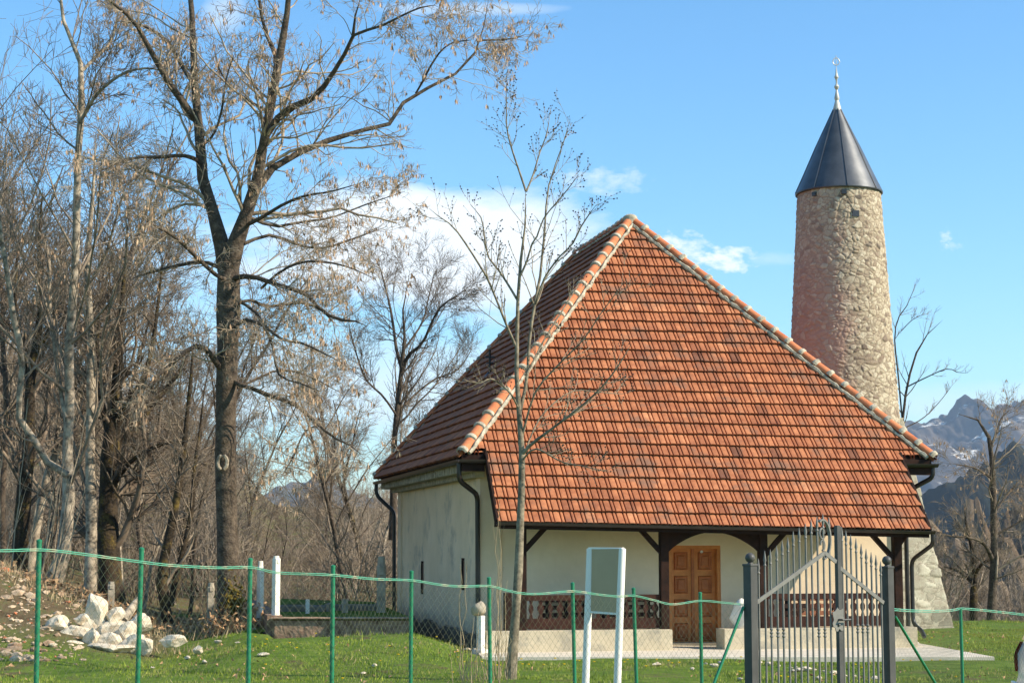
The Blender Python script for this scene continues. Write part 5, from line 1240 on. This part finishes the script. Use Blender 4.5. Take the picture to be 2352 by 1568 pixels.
# ------------------------------------------------------------------ rocks
rocks = [  # px, py centre, w, h px, label
 (222, 1405, 44, 92, 'tall pointed white rock standing at the top of the rock pile', .1),
 (262, 1415, 44, 36, 'rounded white rock at the top right of the pile beside the pointed rock', .2),
 (130, 1432, 52, 44, 'round dull white rock high on the left side of the pile', 0),
 (108, 1468, 60, 42, 'broad grey shaded rock at the lower left foot of the pile', .1),
 (170, 1452, 66, 30, 'long flat white rock lying on the left of the pile', -.1),
 (215, 1438, 56, 36, 'blocky cream rock in the middle just under the pointed rock', 0),
 (255, 1444, 60, 40, 'wide cream rock in the middle of the pile under the top right rock', .1),
 (290, 1450, 46, 42, 'smooth white rock right of the middle of the pile', .2),
 (322, 1432, 54, 52, 'large curved pale rock at the upper right end of the pile', 0),
 (212, 1470, 40, 50, 'upright striped cream rock in the front of the pile', 0),
 (250, 1470, 56, 34, 'grey topped rock low in the front centre of the pile', .1),
 (165, 1482, 50, 26, 'low angular white rock with a dark notch at the front left', 0),
 (252, 1490, 90, 26, 'long flat white slab along the front foot of the pile', .0),
 (305, 1478, 56, 46, 'big bright white rock at the right front of the pile', .0),
 (337, 1482, 34, 42, 'white rock forming the lower right corner of the pile', .0),
 (398, 1472, 56, 26, 'pair shaped white rock lying alone on the grass right of the pile', .0),
 (455, 1492, 24, 18, 'small white stone on the grass farthest right of the pile', .0),
 (190, 1422, 36, 30, 'small brownish rock wedged behind the pointed rock', .0)]
for k, (px, py, w_, h_, lab, rz) in enumerate(rocks):
    Y = 33.0 + (1495-py)*.012+(.25 if k in (3, 4, 5, 6) else 0); s_ = Y/F; dims = (w_*s_*1.25, max(w_, h_)*s_*.9, h_*s_*1.28)
    V, f = blob(0, dims, 40+k, sub=3, amp=.20, cut=12, freq=1.3, rz=0)
    c_, n__ = math.cos(rz), math.sin(rz); V = np.stack([V[:, 0]*c_-V[:, 2]*n__, V[:, 1], V[:, 0]*n__+V[:, 2]*c_], 1)
    o = meshobj('rock', V, f, M['whitestone'], loc=tuple(float(a) for a in P(px, py, Y)), local=True); tag(o, lab, 'rock', 'white rocks piled on the grass')
# rubble on the bank at the far left: stuff
parts = []; prt = []
gr = np.random.default_rng(77)
protos = [blob(0, (1, .9, .7), 70+k, sub=1, amp=.25, cut=5) for k in range(5)]
for k in range(1100):
    px = gr.uniform(-70, 200); Y = gr.uniform(31.0, 38.5); x = kx(px)*Y; s_ = min(abs(gr.normal(0, .035))*(1+2.2*(gr.random() < .12)), .15)+.014; V, f = protos[k % 5]
    if px > 100 and gr.random() < .6: continue
    a = gr.random()*6.28; V2 = np.stack([V[:, 0]*math.cos(a)-V[:, 1]*math.sin(a), V[:, 0]*math.sin(a)+V[:, 1]*math.cos(a), V[:, 2]], 1)*s_*np.array([gr.uniform(1.2, 2.4), 1.5, gr.uniform(.8, 1.7)])+np.array([x, Y, float(gz(x, Y))+s_*.1])
    (prt if gr.random() < .09 else parts).append((V2, f))
V, f = join(parts); tag(meshobj('rubble', V, f, M['rubblestone']), 'pale stone rubble spread over the bank', 'rubble', kind='stuff')
V, f = join(prt); tag(meshobj('rubble', V, f, M['brick']), 'broken red bricks among the rubble on the bank', 'rubble', kind='stuff')
# small stones on the lawn
st_proto = [blob(0, (1, .8, .6), 90+k, sub=2, amp=.25, cut=8) for k in range(3)]
st_me = []
for V, f in st_proto:
    o = meshobj('small_stone', V, f, M['whitestone'], loc=(0, 0, 0), local=True); tag(o, 'small pale stone lying loose in the grass of the lawn', 'stone', 'small stones scattered on the lawn'); st_me.append(o)
stones = [(1745, 1523), (1765, 1525), (1790, 1528), (1815, 1531), (1828, 1530), (1850, 1533), (1872, 1534), (1893, 1536), (1915, 1539), (1940, 1546), (1962, 1548), (1880, 1550), (1620, 1525), (1640, 1528), (1655, 1524), (1510, 1522), (1590, 1533), (1820, 1535), (1835, 1534),
          (700, 1476), (712, 1478), (760, 1482), (580, 1484), (835, 1548), (1000, 1476), (1010, 1480), (1062, 1480), (1075, 1490), (920, 1490), (605, 1530), (860, 1540), (500, 1500), (470, 1530), (430, 1520), (120, 1520), (90, 1530), (350, 1535), (1180, 1540), (545, 1510), (2010, 1556), (1700, 1552)]
for i, (px, py) in enumerate(stones):
    o = st_me[i] if i < 3 else st_me[i % 3].copy()
    if i >= 3: COL.objects.link(o)
    p_ = PZ(px, py, .08); p_[2] = float(gz(p_[0], p_[1]))+.03; s_ = random.uniform(.07, .17); o.location = p_; o.scale = (s_*1.5, s_, s_*.8); o.rotation_euler = (0, 0, random.uniform(0, 6))

# ------------------------------------------------------------------ grass and small plants: stuff
def blades(n_, pxr, yr, hmin, hmax, wd, g, cond=None, lean=.5):
    px = g.uniform(*pxr, n_); Y = np.sqrt(g.uniform(yr[0]**2, yr[1]**2, n_)); x = (px-1176)/F/1.006*Y
    dens = fbm(x*.8, Y*.8, 3, 21); keep = dens > .36+.14*g.random(n_)
    if cond is not None: keep &= cond(x, Y)
    x, Y, dens = x[keep], Y[keep], dens[keep]; m = len(x); z = gz(x, Y)-.02
    h = g.uniform(hmin, hmax, m)*(.45+1.1*fbm(x*1.4, Y*1.4, 3, 33)); a = g.random(m)*6.28; ln = g.uniform(0, lean, m)
    b = np.stack([x, Y, z], 1); sd = np.stack([np.cos(a), np.sin(a), np.zeros(m)], 1)*wd/2
    a2 = g.random(m)*6.28; tip = b+np.stack([np.cos(a2)*ln*h, np.sin(a2)*ln*h, h], 1)
    V = np.stack([b-sd, b+sd, tip], 1).reshape(-1, 3); return V, np.arange(m*3).reshape(-1, 3)
def off_slab(x, y):
    q = (x-HO[0])*HU[0]+(y-HO[1])*HU[1]; v = (x-HO[0])*HV[0]+(y-HO[1])*HV[1]
    inh = (q > .3) & (q < 9.9) & (v > -1.2) & (v < 12.6); slab_ = (x > -.65) & (y > 33.0) & (y < 37) & (x < 8.6-.0*(y))& (v < 0.9)
    tip_ = (x > 8.0) & (y > 33.0) & (y < 33.3+(9.0-x)*5)
    tow = (x-MC[0])**2+(y-MC[1])**2 < 2.7**2
    return ~(inh | slab_ | tow | tip_)
lawn = lambda x, y: off_slab(x, y) & ((x/y > -.19) | (y < 34.0))
gg = np.random.default_rng(5)
Va, Fa = blades(380000, (-40, 2400), (26, 51), .025, .075, .015, gg, lawn)
tag(meshobj('grass', Va, Fa, M['grassblade']), 'short green lawn grass around the mosque', 'grass', kind='stuff')
Va, Fa = blades(9000, (-80, 560), (34, 50), .08, .30, .022, gg, lambda x, y: x/y < -.14, .8)
Vc, Fc_ = blades(26000, (-40, 2400), (26, 51), .08, .17, .018, gg, lambda x, y: lawn(x, y) & (fbm(x*1.1, y*1.1, 3, 91) > .56), .7)
tag(meshobj('grass', Vc, Fc_, M['grassblade']), 'longer clumps of grass and weeds rising above the short lawn', 'grass', kind='stuff')
Vb, Fb = blades(36000, (-40, 2400), (26, 51), .03, .10, .018, gg, lambda x, y: lawn(x, y) & (fbm(x*.7, y*.7, 3, 55) > .52), 1.4)
V, f = join([(Va, Fa), (Vb, Fb)]); tag(meshobj('dry_grass', V, f, M['drygrass']), 'dry straw coloured grass and stalks', 'dry grass', kind='stuff')
# dead leaves and brush at the foot of the trees
m = 5200; ml = 1500; px = np.concatenate([gg.uniform(-60, 640, m), gg.uniform(0, 2300, ml)]); Y = np.concatenate([gg.uniform(35.5, 47, m), gg.uniform(27, 44, ml)]); late = np.arange(m+ml) >= m; x = kx(1)*0+(px-1176)/F/1.006*Y; kk = x/Y
keep = (Y > 36.5+2.5*(kk > -.2)) | (late & off_slab(x, Y) & (fbm(x*.5, Y*.5, 3, 71) > .47)); x, Y = x[keep], Y[keep]; m = len(x); c_ = np.stack([x, Y, gz(x, Y)+np.where(late[keep], .05, gg.uniform(0, .22, m)*gg.random(m))], 1)
V = (c_[:, None]+gg.normal(0, 1, (m, 4, 3))*np.where(late[keep], .022, .045)[:, None, None]).reshape(-1, 3); tag(meshobj('fallen_leaves', V, np.arange(4*m).reshape(-1, 4), M['leaf_litter']), 'dead brown leaves and litter under the trees', 'leaf litter', kind='stuff')
# flowers
pxs_ = gg.uniform(560, 2300, 90); pys_ = np.where(gg.random(90) < .5, gg.uniform(1510, 1530, 90), gg.uniform(1455, 1560, 90)); q = MB()
for a, b_ in zip(pxs_, pys_):
    p_ = PZ(a, b_, .1)
    if off_slab(p_[0], p_[1]) and p_[1] < 50:
        z_ = float(gz(p_[0], p_[1])); q.lathe(np.array([p_[0], p_[1], z_+.07]), [(.004, 0), (.020, .008), (.023, .02), (.004, .014)], 7)
tag(q.build('wildflowers', M['flower'], fix=False), 'tiny yellow wildflowers dotted through the lawn', 'flowers', kind='stuff')
# dry stems near the young tree
gs = np.random.default_rng(61); stem = []
for (px, pt, pb, Y) in [(1057, 1300, 1500, 30), (1072, 1290, 1510, 30), (1100, 1400, 1560, 29), (1140, 1340, 1580, 27.5), (1150, 1260, 1560, 28), (1162, 1330, 1580, 28), (1130, 1330, 1590, 27), (1155, 1420, 1590, 27.5), (1085, 1420, 1590, 27), (1118, 1440, 1590, 28), (1166, 1450, 1590, 28), (1150, 1150, 1330, 29.5), (1142, 1210, 1400, 29)]:
    a_ = P(px, pt, Y); b_ = PZ(px-gs.uniform(0, 14), pb, .0) if pb > 1510 else P(px-6, pb, Y); b_ = P(px-gs.uniform(-4, 10), pb, Y); b_[2] = min(b_[2], .05) if pb > 1480 else .02
    t_ = np.linspace(0, 1, 8)[:, None]; p_ = b_*(1-t_)+a_*t_+np.concatenate([np.zeros((1, 3)), gs.normal(0, .02, (7, 3))]); stem.append(p_)
St = np.stack(stem); Rr = np.tile(np.linspace(.009, .004, 8), (len(St), 1)); a1, b1 = grow(St, Rr, 4, .3, 1, R(26), .22, .6, 5, .12, .1, gs, rmin=.003)
low = np.zeros((60, 8, 3)); 
for i in range(60):
    p_ = P(gs.uniform(1040, 1180), 1560, 28+gs.uniform(-1, 1)); p_[2] = .03; d = np.array([gs.normal(0, .25), gs.normal(0, .25), 1]); low[i] = p_+d*np.linspace(0, gs.uniform(.2, .7), 8)[:, None]
V, f = join([tubes(St, Rr, 5), tubes(a1, b1, 3), tubes(low, np.tile(np.linspace(.006, .003, 8), (60, 1)), 3)])
tag(meshobj('dry_stalks', V, f, M['drygrass']), 'tall dry weed stalks around the young tree foot', 'weeds', kind='stuff')
# pale saplings at far left edge
gs = np.random.default_rng(66); stem = []
for i in range(16):
    px = gs.uniform(-30, 130); Y = gs.uniform(38, 40); x = kx(px)*Y; b_ = np.array([x, Y, float(gz(x, Y))-.1]); h = gs.uniform(1.4, 4.2); t_ = np.linspace(0, 1, 8)[:, None]
    stem.append(b_+np.array([gs.uniform(-.1, .9), gs.normal(0, .3), h])*t_+np.cumsum(gs.normal(0, .02, (8, 3)), 0))
St = np.stack(stem); Rr = np.tile(np.linspace(.018, .006, 8), (16, 1)); a1, b1 = grow(St, Rr, 7, .3, 1, R(34), .25, .6, 5, .08, .12, gs, rmin=.004); V, f = join([tubes(St, Rr, 5), tubes(a1, b1, 3)])
tag(meshobj('saplings', V, f, M['twig_pale']), 'clump of pale leaning saplings on the bank at the left edge', 'saplings', kind='stuff')
# brush with dead leaves at the ash foot
gs = np.random.default_rng(68); c_ = P(540, 1425, Y0-.6); n_ = 90; low = np.zeros((n_, 6, 3))
for i in range(n_):
    p_ = c_+np.array([gs.normal(-.1, .5), gs.normal(0, .3), 0]); p_[2] = float(gz(p_[0], p_[1])); d = np.array([gs.normal(0, .5), gs.normal(0, .5), 1]); low[i] = p_+d*np.linspace(0, gs.uniform(.15, .6), 6)[:, None]
V, f = tubes(low, np.tile(np.linspace(.007, .003, 6), (n_, 1)), 3); lf = (low[:, 2:].reshape(-1, 1, 3)+gs.normal(0, .035, (n_*4, 4, 3))).reshape(-1, 3)
tag(meshobj('dead_leaf_brush', np.concatenate([V, lf]), [f, np.arange(len(lf)).reshape(-1, 4)+len(V)], M['leaf_litter']), 'brown dead leaf brush around the foot of the big ash', 'brush', kind='stuff')
# fallen log behind the rocks
q = MB(); a_, b_ = P(283, 1425, 36), P(318, 1376, 36.6); q.tube([a_, (a_+b_)/2+[.01, 0, .02], b_], [.10, .09, .07], 9)
tag(q.build('log', M['bark_pale'], loc=tuple(float(v) for v in a_), smooth=True), 'short pale log leaning up behind the white rock pile', 'log')

# ------------------------------------------------------------------ haze
q = MB(); q.box((0, 3500, 195), (11000, 8200, 610)); hm = bpy.data.materials.new('haze_air'); hm.use_nodes = True; ht = hm.node_tree; ht.nodes.clear()
pv = ht.nodes.new('ShaderNodeVolumePrincipled'); pv.inputs['Color'].default_value = (.62, .78, 1, 1); pv.inputs['Density'].default_value = .00008; pv.inputs['Anisotropy'].default_value = .2
oo = ht.nodes.new('ShaderNodeOutputMaterial'); ht.links.new(pv.outputs[0], oo.inputs['Volume'])
hz = q.build('haze', hm); tag(hz, kind='stuff')
S.cycles.volume_bounces = 0; S.cycles.max_bounces = 6; S.cycles.diffuse_bounces = 3
